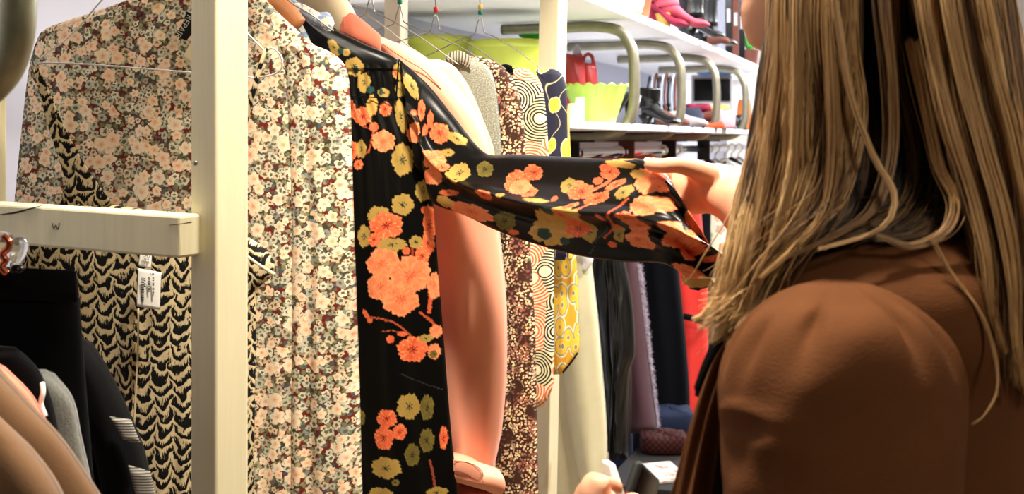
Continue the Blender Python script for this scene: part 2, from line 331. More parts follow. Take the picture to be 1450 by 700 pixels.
def folds(seed, ks, amp, top=.25, lean=.6):
    r = random.Random(seed); prm = [(k, r.uniform(0, 6.28), r.uniform(0, 6.28), r.uniform(.6, 1.6), r.uniform(.5, 1)) for k in ks]
    def f(u, v):
        s = 0
        for k, a, b, w, g in prm: s = s+g*np.sin(2*PI*k*u+a+lean*np.sin(w*2*PI*v+b))
        return amp*(top+(1-top)*np.clip(v, 0, 1))*s/len(prm)
    return f
def loft(name, A, B, mat, parent=None, th=.05, nu=48, nv=80, us=None, fold=None, paint=None, two=True, wrinkle=0, **kw):
    """a piece of hanging cloth between two rails A and B (rows of px, py, metres away) with real thickness"""
    A = np.asarray(A, float); B = np.asarray(B, float)
    if A.shape[0] != B.shape[0]: raise ValueError(name)
    q = crv(np.c_[A, B], nv); A, B = q[:,:3], q[:,3:]
    u = us if us is not None else .5-.5*np.cos(np.linspace(0, PI, nu)); u = np.asarray(u)
    nu = len(u); v = np.linspace(0, 1, nv)
    Dz = A[:,None,:]*(1-u)[None,:,None]+B[:,None,:]*u[None,:,None]      # px, py, d of each point of the cloth
    W = np.stack([(Dz[...,0]-CX)*Dz[...,2]/F, Dz[...,2], EYE-(Dz[...,1]-HY)*Dz[...,2]/F], -1)
    dv = np.gradient(W, axis=0); du = W[:,-1:]-W[:,:1]
    n = unit(np.cross(np.broadcast_to(du, W.shape), dv)); sgn = np.sign((n*(-W+np.array([0, 0, EYE]))).sum(-1, keepdims=True)); sgn[sgn == 0] = 1; n = n*sgn
    n = unit(n.mean(axis=1, keepdims=True))*np.ones_like(W)
    prof = np.sqrt(np.clip(1-(2*u-1)**2, 0, 1))**.8
    U, Vv = np.meshgrid(u, v)
    fo = fold(U, Vv) if fold else np.zeros_like(U)
    if wrinkle:
        fo = fo+wrinkle*(np.sin(23*U+9*Vv+2*np.sin(7*Vv))*np.sin(17*Vv+5*U+1.3)+.5*np.sin(41*Vv+11*U))
    ends = np.clip(np.minimum(v, 1-v)*nv/3, .25, 1)[:,None]
    fr = W+n*((th/2*prof*ends+fo*prof**.5)[...,None])
    bk = W-n*((th/2*prof*ends-.4*fo*prof**.5)[...,None])
    dm = Dz[...,2].mean(); UV = np.stack([(Dz[...,0]-CX)*dm/F, -(Dz[...,1]-HY)*dm/F], -1).reshape(-1, 2)
    N = nu*nv
    V = fr.reshape(-1, 3); Fc = grid_faces(nv, nu)
    if two:
        V = np.vstack([V, bk.reshape(-1, 3)]); G = [[i+N for i in f][::-1] for f in grid_faces(nv, nu)]
        side = []
        for r in range(nv-1):
            side.append([r*nu, (r+1)*nu, (r+1)*nu+N, r*nu+N]); side.append([(r+1)*nu-1, (r+1)*nu-1+N, (r+2)*nu-1+N, (r+2)*nu-1])
        for c in range(nu-1):
            side.append([c, c+N, c+1+N, c+1]); c2 = (nv-1)*nu+c; side.append([c2, c2+1, c2+1+N, c2+N])
        Fc = Fc+G+side; UV = np.vstack([UV, UV])
    col = None
    if paint is not None:
        cc = paint(Dz[...,0].ravel(), Dz[...,1].ravel()); col = np.vstack([cc, cc]) if two else cc
    return mk(name, V, Fc, mat, parent, uv=UV, col=col, **kw)
def hang(name, rows, d, mat, parent, ang=10, th=.05, yaw_c=None, **kw):
    """garment outline rows (py, x left, x right) on the upright plane of its hanger: centre d metres away, turned by ang degrees"""
    xc = yaw_c if yaw_c is not None else sum(r[1]+r[2] for r in rows)/(2*len(rows))
    X0 = (xc-CX)*d/F; t = math.tan(math.radians(ang))
    def dep(px):                                    # Y = d - t*(X-X0) and X = k*Y
        k = (px-CX)/F; return (d+t*X0)/(1+t*k)
    A = [(r[1], r[0], dep(r[1])) for r in rows]; B = [(r[2], r[0], dep(r[2])) for r in rows]
    return loft(name, A, B, mat, parent, th=th, **kw)
def text_obj(name, s, size, origin, xd, yd, mat, parent):
    cu = bpy.data.curves.new(name, 'FONT'); cu.body = s; cu.size = size; cu.extrude = .0002
    t = bpy.data.objects.new(name, cu); C.objects.link(t); bpy.context.view_layer.update()
    me = bpy.data.meshes.new_from_object(t.evaluated_get(bpy.context.evaluated_depsgraph_get())); C.objects.unlink(t); bpy.data.objects.remove(t)
    x, y = unit(xd), unit(yd); z = np.cross(x, y)
    V = [np.asarray(origin)+v.co.x*x+v.co.y*y+v.co.z*z for v in me.vertices]; Fc = [list(p.vertices) for p in me.polygons]
    bpy.data.meshes.remove(me)
    return mk(name, V, Fc, mat, parent, smooth=False)

# directions of the aisle and across it
UD = unit([.33, .944, 0]); VD = np.array([UD[1], -UD[0], 0]); ZD = np.array([0, 0, 1.])
def struct(name, V, Fc, mat): return mk(name, V, Fc, mat, smooth=False, kind='structure')

# ------------------------------------------------------------------ setting
struct('floor', *box((1.0, 4.2, -.03), (1,0,0), (0,1,0), ZD, 4.2, 5.3, .03), 'floor_wood')
struct('ceiling', *box((1.0, 4.2, 2.73), (1,0,0), (0,1,0), ZD, 4.2, 5.3, .03), 'ceiling_paint')
wc = np.array([-.223, 3.83, 1.35])+VD*(-.03)+UD*.9
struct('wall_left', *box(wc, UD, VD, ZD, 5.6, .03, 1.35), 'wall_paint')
struct('wall_back', *box((1.6, 9.2, 1.35), (1,0,0), (0,1,0), ZD, 3.6, .04, 1.35), 'back_wall_paint')
struct('wall_right', *box((4.4, 4.3, 1.35), (0,1,0), (1,0,0), ZD, 4.9, .04, 1.35), 'back_wall_paint')

# ------------------------------------------------------------------ wooden rack with the clothes rail
rack = thing('wooden_clothes_rack', 'cream painted wooden clothes rack of square posts in the left foreground', 'clothes rack', (-.33, 1.36, 0))
def post(px, d, w, zt, ang, lean=(0, 0), mat='cream_wood', zb=0.0, name='post'):
    x = (px-CX)*d/F; a = math.radians(ang); ax = np.array([math.cos(a), math.sin(a), 0]); ay = np.array([-math.sin(a), math.cos(a), 0])
    top = np.array([x, d, zt]); bot = np.array([x+lean[0], d+lean[1], zb]); c = (top+bot)/2; az = top-bot
    return mk(name, *box(c, ax, ay, az, w/2, w/2, np.linalg.norm(az)/2, .0025), mat, rack, smooth=False)
NEARP = P(311, 198, 1.36)
post(311, 1.36, .0455, 2.12, -39)
post(-26, 1.56, .045, 2.12, -39)
post(789, 2.72, .048, 2.12, -28, lean=(-.045, 0))
post(561, 2.86, .043, 2.12, -20, mat='beige_wood')
def beam(p0, p1, hh, hw, mat='cream_wood_rail', name='cross_bar'):
    p0 = np.asarray(p0); p1 = np.asarray(p1); d = unit(p1-p0); s = unit(np.cross(ZD, d)); u_ = np.cross(d, s)
    return mk(name, *box((p0+p1)/2, d, s, u_, np.linalg.norm(p1-p0)/2, hw, hh, .003), mat, rack, smooth=False)
cb0 = P(-16, 313, 1.475); cb1 = P(272, 334, 1.335)
bar = beam(cb0, cb1, .0235, .02)
def dash(pts, d, r):                                # cracks and knots in the painted bar
    mk('crack', *tube([P(x, y, d+k) for x, y, k in pts], r, 6, n=10), 'crack', bar)
dd = unit(cb1-cb0); sdir = unit(np.cross(ZD, dd)); sdir = sdir if sdir[1] < 0 else -sdir
def onbar(px, py):
    n_ = sdir; p0 = (cb0+cb1)/2+n_*.0203; ray = P(px, py, 1.0)-np.array([0, 0, EYE]); t = np.dot(p0-np.array([0, 0, EYE]), n_)/np.dot(ray, n_)
    return np.array([0, 0, EYE])+ray*t
mk('crack', *tube([onbar(x, y) for x, y in [(0, 304), (22, 301), (45, 295), (60, 291)]], [.0005, .0013, .0008, .0003], 6, n=14), 'crack', bar)
mk('crack', *tube([onbar(x, y) for x, y in [(240, 319), (258, 317), (271, 315)]], [.0003, .0005, .0009], 6, n=8), 'crack', bar)
mk('knot', *tube([onbar(x, y) for x, y in [(74, 316), (76, 324), (79, 319), (82, 325), (84, 316)]], .0005, 6, n=20), 'crack', bar)
for (h_, a, b) in ((1.80, P(311, 198, 1.36), P(-26, 198, 1.56)), (1.80, P(789, 198, 2.72), P(561, 198, 2.86))):
    a = a.copy(); b = b.copy(); a[2] = b[2] = h_-.01; beam(a, b, .022, .018)
for a, b in ((P(311, 198, 1.36), P(789, 198, 2.72)), (P(-26, 198, 1.56), P(561, 198, 2.86))):
    a = a.copy(); b = b.copy(); a[2] = b[2] = 2.09; beam(a, b, .022, .018)
def rail_at(Y): return np.array([-.4375+.495*(Y-1.75), Y, 1.78])
tb_ = (P(311, 198, 1.36)+P(789, 198, 2.72))/2-VD*.06; tb_[2] = 2.135
mk('added_shade_board', *box(tb_, UD, VD, ZD, .80, .235, .011, .003), 'cream_wood', rack, smooth=False)  # unseen board, added over the rack to shade the left of the blouse
mk('clothes_rail', *tube([rail_at(1.38), rail_at(2.86)], .012, 20), 'chrome', rack)
scp = P(277, 231, 1.327); mk('screw', *lathe(scp, [(.0001, 0), (.003, 0), (.0034, .0012), (.0022, .0026), (.0001, .003)], 12, axis=(-.3, -.9, .1)), 'wire_metal', rack)

# ------------------------------------------------------------------ steel bracket and board at the near left
brk = thing('bracket_shelf', 'bent grey steel tube bracket under a board at the top left corner', 'shelf', P(-60, 150, 1.0))
mk('bracket_tube', *tube([P(26, -200, 1.0), P(26, -60, 1.0), P(26, 10, 1.0), P(21, 60, 1.005), (P(3, 105, 1.02)), P(-35, 137, 1.04), P(-110, 148, 1.08), P(-330, 140, 1.16)], .0148, 28, n=60), 'near_zinc_tube', brk)
bc = P(-180, -215, 1.05); mk('shelf_board', *box(bc+np.array([0, -.15, .01]), UD, VD, ZD, .34, .17, .010, .003), 'white_board', brk, smooth=False)

# ------------------------------------------------------------------ hero fabric: black satin with orange and olive blossoms
OL, ORG, PCH, TAN = (176,146,72), (226,98,58), (240,150,96), (206,160,84)
def blossoms(specs, stems=(), base=(9,9,8)):
    sp = []
    rr = random.Random(3)
    for s in specs:
        cx, cy, rx, ry, kind = s[:5]; rot = s[5] if len(s) > 5 else 0
        sp.append((cx, cy, rx, ry, kind, rot, rr.uniform(0, 6.28), rr.uniform(0, 6.28), rr.choice([5, 5, 6])))
    def paint(x, y):
        col = np.tile(np.array(S2L(base)), (len(x), 1))
        nz = (np.sin(x*.21+1.7*np.sin(y*.13))+np.sin(y*.27+2*np.sin(x*.17+1))+np.sin((x+y)*.41+np.sin(y*.31)*1.5))/3
        nz2 = (np.sin(x*.9+2*np.sin(y*.7))+np.sin(y*1.1+2*np.sin(x*.8)))/2
        for pts, w, c in stems:
            for (x0, y0), (x1, y1) in zip(pts[:-1], pts[1:]):
                L = math.hypot(x1-x0, y1-y0); t = np.clip(((x-x0)*(x1-x0)+(y-y0)*(y1-y0))/L**2, 0, 1)
                dd_ = np.hypot(x-x0-t*(x1-x0), y-y0-t*(y1-y0)); mk_ = np.clip((w+.8*nz2-dd_)/.7, 0, 1)[:,None]
                col = col*(1-mk_)+mk_*np.array(S2L(c))
        for cx, cy, rx, ry, kind, rot, p1, p2, pet in sp:
            a = math.radians(rot); dx = (x-cx); dy = (y-cy); X = dx*math.cos(a)+dy*math.sin(a); Y = -dx*math.sin(a)+dy*math.cos(a)
            X = X/rx; Y = Y/ry; r = np.hypot(X, Y); sel = r < 1.35
            if not sel.any(): continue
            X, Y, r = X[sel], Y[sel], r[sel]; th = np.arctan2(Y, X)
            edge = .84+.15*np.abs(np.sin(pet/2*th+p1))**.7+.035*np.sin(11*th+p2)+.03*np.sin(19*th+p1)+.05*nz2[sel]*.5
            mk_ = np.clip((edge-r)*min(rx, ry)/.8, 0, 1)[:,None]; t = r/edge
            n1, n2 = nz[sel], nz2[sel]; ray = np.sin(pet*2*th+p2+2*n1)
            if kind == 'o': c1, c2, cc = (218,84,48), (234,122,80), (130,34,26)
            elif kind == 'p': c1, c2, cc = (230,112,70), (240,148,100), (190,66,42)
            elif kind == 'g': c1, c2, cc = (160,132,66), (178,146,76), (26,44,44)
            elif kind == 'd': c1, c2, cc = (92,84,40), (124,108,52), (18,26,26)
            elif kind == 't': c1, c2, cc = (188,142,72), (206,162,86), (196,140,70)
            elif kind == 'k': c1, c2, cc = (30,56,54), (44,76,70), (24,40,40)
            else: c1, c2, cc = (214,88,52), (236,120,78), (200,70,44)
            mixf = np.clip(.45+.35*n1+.35*ray*t*.6+.35*(t > .82), 0, 1)
            mixf = np.clip(np.round(mixf*3)/3*.6+mixf*.4, 0, 1)[:,None]
            cl = np.array(S2L(c1))*(1-mixf)+np.array(S2L(c2))*mixf
            ce = np.clip((.24+.16*np.sin(7*th+p1)+.1*n2-t)*9, 0, 1)[:,None]
            if kind in 'btk': ce = ce*0
            if kind == 'p': ce = ce*.6*(t < .3)[:,None]
            cl = cl*(1-ce)+np.array(S2L(cc))*ce
            if kind in 'op':                       # yellow streaks along the petals
                st = np.clip((ray*np.sin(5*n1+p1)-.62)*4, 0, 1)[:,None]*(t[:,None] > .35); cl = cl*(1-st)+np.array(S2L((236,162,94)))*st
            col[sel] = col[sel]*(1-mk_)+cl*mk_
        return col
    return paint
dress_sp = [(508,96,14,14,'g'),(521,118,10,15,'g'),(480,69,7,14,'g',-30),(497,76,6,6,'g'),(489,74,5,5,'k'),(510,101,5,6,'k'),(529,128,6,6,'k'),(547,132,9,7,'g'),(544,131,3,6,'k'),
 (568,101,9,14,'g',10),(569,127,7,12,'g'),(562,104,4,5,'o'),(489,101,6,10,'o'),(503,155,7,14,'o'),(519,165,14,14,'o'),(532,150,8,16,'t'),(550,155,9,11,'o'),(571,165,8,26,'g',-12),
 (588,158,4,4,'b'),(606,156,9,15,'o',10),(535,180,7,7,'b'),(548,200,17,16,'p'),(503,213,10,15,'o'),(517,211,8,14,'g'),(513,233,7,8,'o',40),(574,226,16,24,'g'),(592,190,14,15,'p'),(611,187,6,9,'b'),(632,194,13,17,'o',-20),(618,166,10,8,'b'),
 (601,270,11,16,'g'),(574,289,16,16,'g'),(542,304,17,14,'g'),(521,333,10,17,'g'),(560,345,22,10,'g'),(552,318,24,20,'o'),(536,338,10,10,'o'),(604,297,6,6,'b'),(610,318,9,30,'o'),(592,342,10,10,'g'),(579,354,6,6,'b'),(600,362,10,16,'o'),
 (548,372,24,24,'p'),(544,404,20,20,'p'),(584,388,30,28,'p'),(572,422,26,24,'p'),(617,404,10,20,'p'),(608,345,9,18,'o'),(523,442,4,8,'b',-30),(529,451,5,4,'b'),
 (558,477,6,6,'b'),(574,470,8,4,'b'),(588,492,22,19,'o'),(619,468,9,10,'p'),(606,477,11,6,'g'),(617,496,9,12,'p'),(616,500,6,6,'d'),
 (583,572,17,19,'g'),(608,574,10,19,'d'),(516,588,6,12,'d'),(553,588,15,14,'o'),(549,615,15,18,'o'),(571,607,10,12,'o'),(608,620,11,18,'d'),(630,618,6,18,'o'),(552,657,23,16,'g'),(545,698,22,14,'g'),(588,640,11,17,'d'),(622,694,16,9,'g'),(566,677,6,5,'d'),(480,250,12,14,'g'),(470,330,14,14,'o')]
dress_stems = [([(523,445),(545,448),(562,453),(576,464),(588,475)],1.6,(170,80,50)), ([(548,466),(560,465),(574,469)],1.2,(150,80,50)), ([(610,440),(612,420),(604,360),(606,320)],3,(200,90,56)), ([(513,222),(528,215),(535,184),(520,180)],1.4,(180,80,50)), ([(588,162),(590,180),(600,190),(618,190)],1.4,(190,80,50)),
 ([(612,648),(616,664),(620,690)],2,(150,70,50)), ([(598,441),(612,452),(620,462)],2,(180,80,50)), ([(570,525),(580,530),(628,550)],1.0,(46,46,42)), ([(588,345),(585,410)],2,(160,60,40))]
dpaint = blossoms(dress_sp, dress_stems)
D_DR = 1.90
dress = thing('satin_dress', 'black satin dress with orange and olive blossoms, its sleeve pulled out by the person', 'dress', P(560, 760, D_DR))
def yoke_fold(u, v):
    px = 345+u*270; g = np.clip((v-.155)/.02, 0, 1)*np.exp(-np.clip(v-.17, 0, 1)*7)
    f0 = folds(11, [2.3, 3.7, 5.1], .010, .15)(u, v)
    return f0+g*.0022*np.sin(u*95+2*np.sin(u*9))+.004*(v < .165)*1.0
us = np.r_[np.linspace(0, .46, 12)[:-1], np.linspace(.46, .985, 150), [.992, .997, 1]]
hang('bodice_and_skirt', [(20,400,440),(41,378,474),(60,360,512),(85,350,564),(110,345,574),(135,345,578),(160,345,588),(215,345,606),(290,345,614),(400,348,622),(500,350,630),(600,355,638),(700,360,648),(760,362,652)],
     D_DR, 'satin_floral', dress, ang=8, th=.05, us=us, nv=560, fold=yoke_fold, paint=dpaint, yaw_c=440)
loft('neckband', [(392,-8,1.93),(420,12,1.92),(450,28,1.91),(480,44,1.90)], [(384,22,1.90),(412,46,1.89),(446,66,1.88),(486,86,1.87)], 'satin_floral', dress, th=.02, nu=30, nv=60,
     paint=blossoms([(440,38,8,12,'g',-40),(432,52,9,5,'o',30),(424,40,6,4,'o')]))
dseam = [P(565,84,1.868),P(563,105,1.862),(P(562,125,1.860)),P(561,141,1.860)]
mk('shoulder_seam', *tube(dseam, .0012, 6, n=24), 'black_cloth', dress)
mk('yoke_seam', *tube([P(x, y, 1.8585) for x, y in [(496,137),(515,137),(540,139),(562,141)]], .0011, 6, n=24), 'black_cloth', dress)
sl_sp = [(585,125,9,22,'g',-30),(603,158,9,16,'o'),(588,162,5,5,'b'),(592,190,14,15,'p'),(612,186,5,9,'b'),(632,192,14,16,'o',-25),(655,200,16,8,'g',30),(619,172,5,14,'b'),
 (626,230,16,15,'p'),(624,253,17,13,'p'),(640,243,8,9,'o'),(662,250,16,16,'g'),(664,262,9,7,'g'),(698,245,13,12,'d'),(745,262,18,18,'o'),(767,248,14,12,'o'),(766,277,13,9,'o'),(752,270,16,12,'p'),(643,220,10,6,'g'),
 (645,277,17,5,'o',4),(675,303,38,11,'p',16),(636,288,14,8,'t',20),(710,285,14,6,'o',8),(735,286,6,5,'g'),(724,316,17,14,'d'),(733,331,10,4,'b'),
 (819,266,13,12,'g'),(838,274,20,13,'o',-4),(832,262,8,5,'p'),(806,286,5,5,'b'),(858,258,8,6,'b'),(873,245,14,12,'o'),(868,238,10,5,'b'),(888,233,24,6,'t',6),(892,224,14,4,'t'),
 (865,283,20,9,'o',-20),(885,262,16,6,'o',-30),(784,290,20,4,'t',5),(902,272,14,10,'g',-30),(930,254,22,20,'p',20),(912,246,12,7,'t'),(940,264,14,8,'p',30),
 (796,325,40,24,'t',-14),(824,310,30,12,'t',-8),(845,330,12,16,'g'),(828,325,20,13,'o',-5),(822,309,10,6,'o'),(780,333,12,9,'k'),(808,343,8,6,'k'),(805,305,10,5,'k'),(835,296,10,5,'o',-30),
 (938,290,22,14,'p',14),(918,308,16,12,'o'),(918,318,18,10,'p'),(918,337,19,15,'p'),(930,345,12,8,'p'),(888,326,10,8,'g'),(890,334,9,10,'g'),(888,322,5,4,'b'),(876,347,7,5,'b'),(900,318,6,5,'k'),(878,310,5,5,'b'),
 (956,322,8,9,'p',30),(961,338,13,15,'p',30),(970,357,8,14,'o',-10),(978,318,8,22,'p',-22),(990,340,6,12,'o',-10),(975,305,8,9,'p'),(975,392,24,9,'t',38),(968,384,18,8,'p',38),(929,376,9,5,'o',30),(986,366,6,8,'o'),(948,387,6,5,'o')]
sl_st = [([(912,280),(900,295),(885,318),(867,338)],2,(206,90,56)), ([(890,262),(865,280),(845,306),(830,316)],2.5,(210,100,60)), ([(850,345),(868,330),(872,322)],1.4,(40,70,66)), ([(842,360),(850,350)],1.2,(50,80,70)), ([(880,250),(870,262),(850,275)],2.5,(220,110,70))]
spaint = blossoms(sl_sp, sl_st)
SA = [(566,84,1.870),(602,116,1.865),(642,165,1.845),(688,217,1.80),(740,220,1.73),(800,223,1.64),(850,225,1.565),(888,225,1.51),(916,228,1.462),(945,252,1.440),(966,285,1.432),(986,332,1.438),(999,378,1.45)]
SB = [(588,235,1.855),(606,262,1.85),(614,288,1.83),(655,304,1.79),(704,327,1.72),(765,348,1.64),(828,364,1.56),(884,371,1.50),(930,372,1.455),(950,377,1.43),(965,388,1.425),(980,401,1.425),(990,412,1.43)]
def sl_fold(u, v):
    f = .006*np.sin(2*PI*(1.6*u+.5*v)+.4)*np.clip(v*2, .2, 1)
    f = f+.012*np.exp(-((u-.50-.10*np.sin(4*v))/.06)**2)-.010*np.exp(-((u-.64-.10*np.sin(4*v))/.06)**2)*np.clip((v-.15)*4, 0, 1)*np.clip((.95-v)*4, 0, 1)      # the long fold along the sleeve
    f = f+np.clip((v-.55)*2.2, 0, 1)*.008*np.sin(2*PI*(2.6*u-1.1*v)+1)                                          # fan of the cuff
    f = f+np.clip((v-.7)*3, 0, 1)*.004*np.sin(2*PI*(5*u+2.*v))
    return f
us2 = .5-.5*np.cos(np.linspace(0, PI, 150)); us2 = .35*us2+.65*np.linspace(0, 1, 150)
loft('sleeve', SA, SB, 'satin_floral', dress, th=.042, us=us2, nv=430, fold=sl_fold, paint=spaint)

# ------------------------------------------------------------------ ditsy blouse in front
bl = thing('floral_blouse', 'cream and rust floral blouse hanging behind the nearest white post', 'blouse', P(290, 760, 1.76))
hang('front_panel', [(-44,255,345),(-15,215,366),(0,182,377),(20,125,396),(42,64,420),(60,52,440),(75,47,462),(95,42,480),(140,36,486),(300,20,490),(500,8,495),(760,0,500)],
     1.77, 'ditsy_floral', bl, ang=6, th=.06, nu=150, nv=260, fold=folds(5, [3, 5.3, 8.1, 12], .014, .3), wrinkle=.0008, yaw_c=300)
hang('sleeve', [(62,395,440),(74,398,468),(90,402,486),(112,405,493),(160,408,496),(300,413,500),(500,414,507),(640,412,511),(760,410,514)],
     1.74, 'ditsy_floral', bl, ang=6, th=.05, nu=70, nv=240, fold=folds(8, [1.6, 2.4, 3.3], .010, .3), wrinkle=.0006)
loft('collar', [(340,-40,1.78),(362,-12,1.77),(380,12,1.765),(398,28,1.76)], [(330,-10,1.75),(350,14,1.745),(366,34,1.74),(388,44,1.74)], 'ditsy_floral', bl, th=.012, nu=20, nv=40)
lab = loft('brand_label', [(264,16,1.69),(258,34,1.69),(247,50,1.69)], [(280,24,1.69),(275,42,1.69),(264,58,1.69)], 'label_black', bl, th=.002, nu=10, nv=16)
xd = P(258, 54, 1.7)-P(277, 22, 1.7); yd = P(277, 53, 1.7)-P(262, 49, 1.7)
text_obj('label_text', 'REPAIR', .0115, P(266, 20, 1.684), xd, np.cross(unit(xd), [0, 1, 0]), 'label_text', lab)
tg = loft('paper_tag', [(274,54,1.70),(258,80,1.70)], [(300,66,1.70),(276,94,1.70)], 'cream_card', bl, th=.0015, nu=8, nv=8)

wb = thing('pale_blue_blouse', 'pale blue floral blouse between the cream floral blouse and black dress, only its collar showing', 'blouse', P(430, 600, 1.83))
loft('collar', [(392,-20,1.84),(410,0,1.84),(432,10,1.84),(452,20,1.84),(466,20,1.84),(470,40,1.84)], [(398,-4,1.825),(412,14,1.825),(430,24,1.825),(448,34,1.825),(458,40,1.825),(468,44,1.825)], 'blue_floral', wb, th=.018, nu=24, nv=60, wrinkle=.0008)
hang('body', [(20,380,420),(60,375,440),(100,370,448),(300,365,455),(600,360,462)], 1.835, 'blue_floral', wb, ang=8, th=.03, nu=30, nv=60, fold=folds(2, [2,3], .006))
wh = thing('wooden_hanger', 'brown wooden hanger curving out of the cream floral blouse', 'hanger', P(380, 0, 1.80))
mk('hanger_arm', *tube([P(330,-60,1.80),P(360,-16,1.80),P(385,8,1.80),P(405,22,1.80),P(422,38,1.80)], [.02,.02,.02,.019,.016], 20, n=30), 'hanger_wood', wh)
mk('hook', *tube([P(330,-60,1.80), P(318,-100,1.76), rail_at(1.78)+[0,0,-.02], rail_at(1.78)+[.014,0,.0], rail_at(1.78)+[0,0,.016], rail_at(1.78)+[-.016,0,0]], .0017, 8, n=40), 'wire_metal', wh)
wh = thing('beige_hanger', 'thick beige hanger inside the terracotta collar of the pink coat', 'hanger', P(440, 0, 1.95))
mk('hanger_arm', *tube([P(395,-90,1.99),P(425,-38,1.98),P(455,0,1.97),P(480,30,1.96),P(492,58,1.95)], [.03,.034,.034,.03,.02], 24, n=30), 'hanger_beige', wh)
mk('hook', *tube([P(395,-90,1.99), P(380,-125,1.97), rail_at(1.95)+[0,0,-.02], rail_at(1.95)+[.014,0,0], rail_at(1.95)+[0,0,.016], rail_at(1.95)+[-.016,0,0]], .0017, 8, n=40), 'wire_metal', wh)

# ------------------------------------------------------------------ camisole dress in black and cream
td = thing('feather_print_dress', 'black and cream feather print strap dress with a white price tag', 'dress', P(190, 760, 1.60))
hang('dress_body', [(262,96,112),(274,94,132),(290,88,160),(312,62,300),(345,44,365),(372,34,388),(392,28,384),(410,24,366),(500,18,362),(760,8,358)],
     1.60, 'feather_print', td, ang=4, th=.05, nu=130, nv=200, fold=folds(21, [4, 6.2, 9.3, 13], .010, .5), wrinkle=.0006, yaw_c=200)
loft('strap', [(48,93,1.556),(58,140,1.565),(72,190,1.575),(88,240,1.580),(104,300,1.585)], [(54,91,1.556),(74,140,1.562),(96,190,1.57),(122,236,1.575),(160,290,1.58)], 'feather_print', td, th=.006, nu=20, nv=60)
loft('strap', [(375,66,1.55),(366,92,1.55),(355,130,1.552),(344,175,1.56),(334,250,1.57),(324,330,1.575)], [(380,68,1.55),(372,93,1.55),(362,131,1.552),(351,176,1.56),(343,250,1.57),(336,330,1.575)], 'feather_print', td, th=.005, nu=10, nv=60)
mk('hem_binding', *tube([P(351,364,1.558),P(368,376,1.556),P(388,389,1.56)], [.002,.002,.003], 8, n=14), 'cream_card', td)
mk('side_seam', *tube([P(196,437,1.562),P(195,500,1.562),P(191,580,1.562),P(186,700,1.562)], .0012, 6, n=40), 'cream_card', td)
cl_ = loft('care_label', [(199,352,1.548),(196,376,1.545)], [(216,354,1.55),(214,381,1.547)], 'paper', td, th=.001, nu=8, nv=10, fold=lambda u, v: .001*np.sin(3*u))
for k in range(3): text_obj('label_text', ['CM 3', 'US 8', 'GB 6'][k], .0042, P(202, 364+k*4.4, 1.543), (1, 0, -.08), (0, 0, 1), 'ink', cl_)
pt = loft('price_tag', [(195.5,380,1.540),(193.5,434,1.535)], [(229,386,1.542),(226.5,439,1.537)], 'paper', td, th=.0015, nu=10, nv=12)
text_obj('tag_text', 'S', .0075, P(212.5, 386.5, 1.535), (0, 0, -1), (1, 0, 0), 'ink', pt)
pl_ = []; rb = random.Random(8)
for k in range(3):                                  # three rows of print too small to read
    y = 393.0+k
    while y < 420-6*k:
        w_ = rb.choice([1.2, 1.6, 2.0]); pl_.append(box(P(217-6*k, y, 1.5345), (1,0,0), (0,1,0), ZD, .0011, .0002, w_*.00038)); y += w_+.8
pv_, pf_ = merge(pl_); mk('small_print', pv_, pf_, 'ink', pt, smooth=False)
bars = []
y = 393.0
rb = random.Random(4)
while y < 427:
    h_ = rb.choice([.5, .8, 1.2]); bars.append(box(P(202, y, 1.5345), (1,0,0), (0,1,0), ZD, .0018, .0002, h_*.0005)); y += h_+rb.choice([.7, 1.1])
bV, bF = merge(bars); mk('barcode', bV, bF, 'ink', pt, smooth=False)

# hangers of bent wire
def wire_hanger(label, neck, left, right, d0, dl, dr, bead, mat='wire_metal', scale=1.0, bar=False, r=.0012):
    h = thing('wire_hanger', label, 'hanger', P(*neck, d0), 'wire hangers on the rail'); nx, ny = neck; s = scale
    L = [P(nx-1, ny, d0), P(nx-5*s, ny+13*s, d0), P(nx-8*s, ny+24*s, d0), P(nx-24*s, ny+30*s, d0+(dl-d0)*.15), P(left[0]*.5+nx*.5-8*s, left[1]*.5+ny*.5+14*s, (d0+dl)/2), P(*left, dl)]
    R = [P(nx+1, ny, d0), P(nx+4*s, ny+13*s, d0), P(nx+6*s, ny+22*s, d0), P(nx+20*s, ny+28*s, d0+(dr-d0)*.15), P(right[0]*.5+nx*.5+8*s, right[1]*.5+ny*.5+9*s, (d0+dr)/2), P(*right, dr)]
    parts = [tube(crv(L, 40), r, 8), tube(crv(R, 40), r, 8)]
    if bar: parts.append(tube([P(*left, dl), P(*right, dr)], r, 8, n=20))
    mk('wire_frame', *merge(parts), mat, h)
    rp = rail_at(d0); top = P(nx, ny, d0); mid = top*.5+rp*.5
    mk('hook', *tube([top, top+[0, 0, .012], [top[0], top[1], rp[2]-.035], rp+[.012, 0, -.018], rp+[.018, 0, 0], rp+[0, 0, .0155], rp+[-.017, 0, 0]], r, 8, n=60), mat, h)
    for k, b in enumerate(bead):
        mk('size_bead', *lathe(P(nx, ny-3-8*k*s, d0), [(.0005, -.0005), (.0042, 0), (.0046, .001), (.0046, .0085), (.0042, .0095), (.0005, .010)], 16), b, h)
    return h
wire_hanger('wire hanger of the peach jacket, furthest left of the row above the coat', (487,-16), (395,60), (612,94), 2.06, 2.16, 2.02, [])
wire_hanger('wire hanger of the glittery grey knit, second from left above the coat', (525,-4), (432,66), (650,92), 2.13, 2.23, 2.09, [])
wire_hanger('wire hanger with a green bead', (566,9), (450,72), (702,96), 2.216, 2.33, 2.16, ['green_bead'])
wire_hanger('wire hanger with a red bead', (617,20), (495,78), (716,98), 2.335, 2.46, 2.29, ['red_bead'])
wire_hanger('wire hanger with a green and a yellow bead', (680,24), (575,92), (770,101), 2.50, 2.6, 2.46, ['green_bead', 'yellow_bead'])
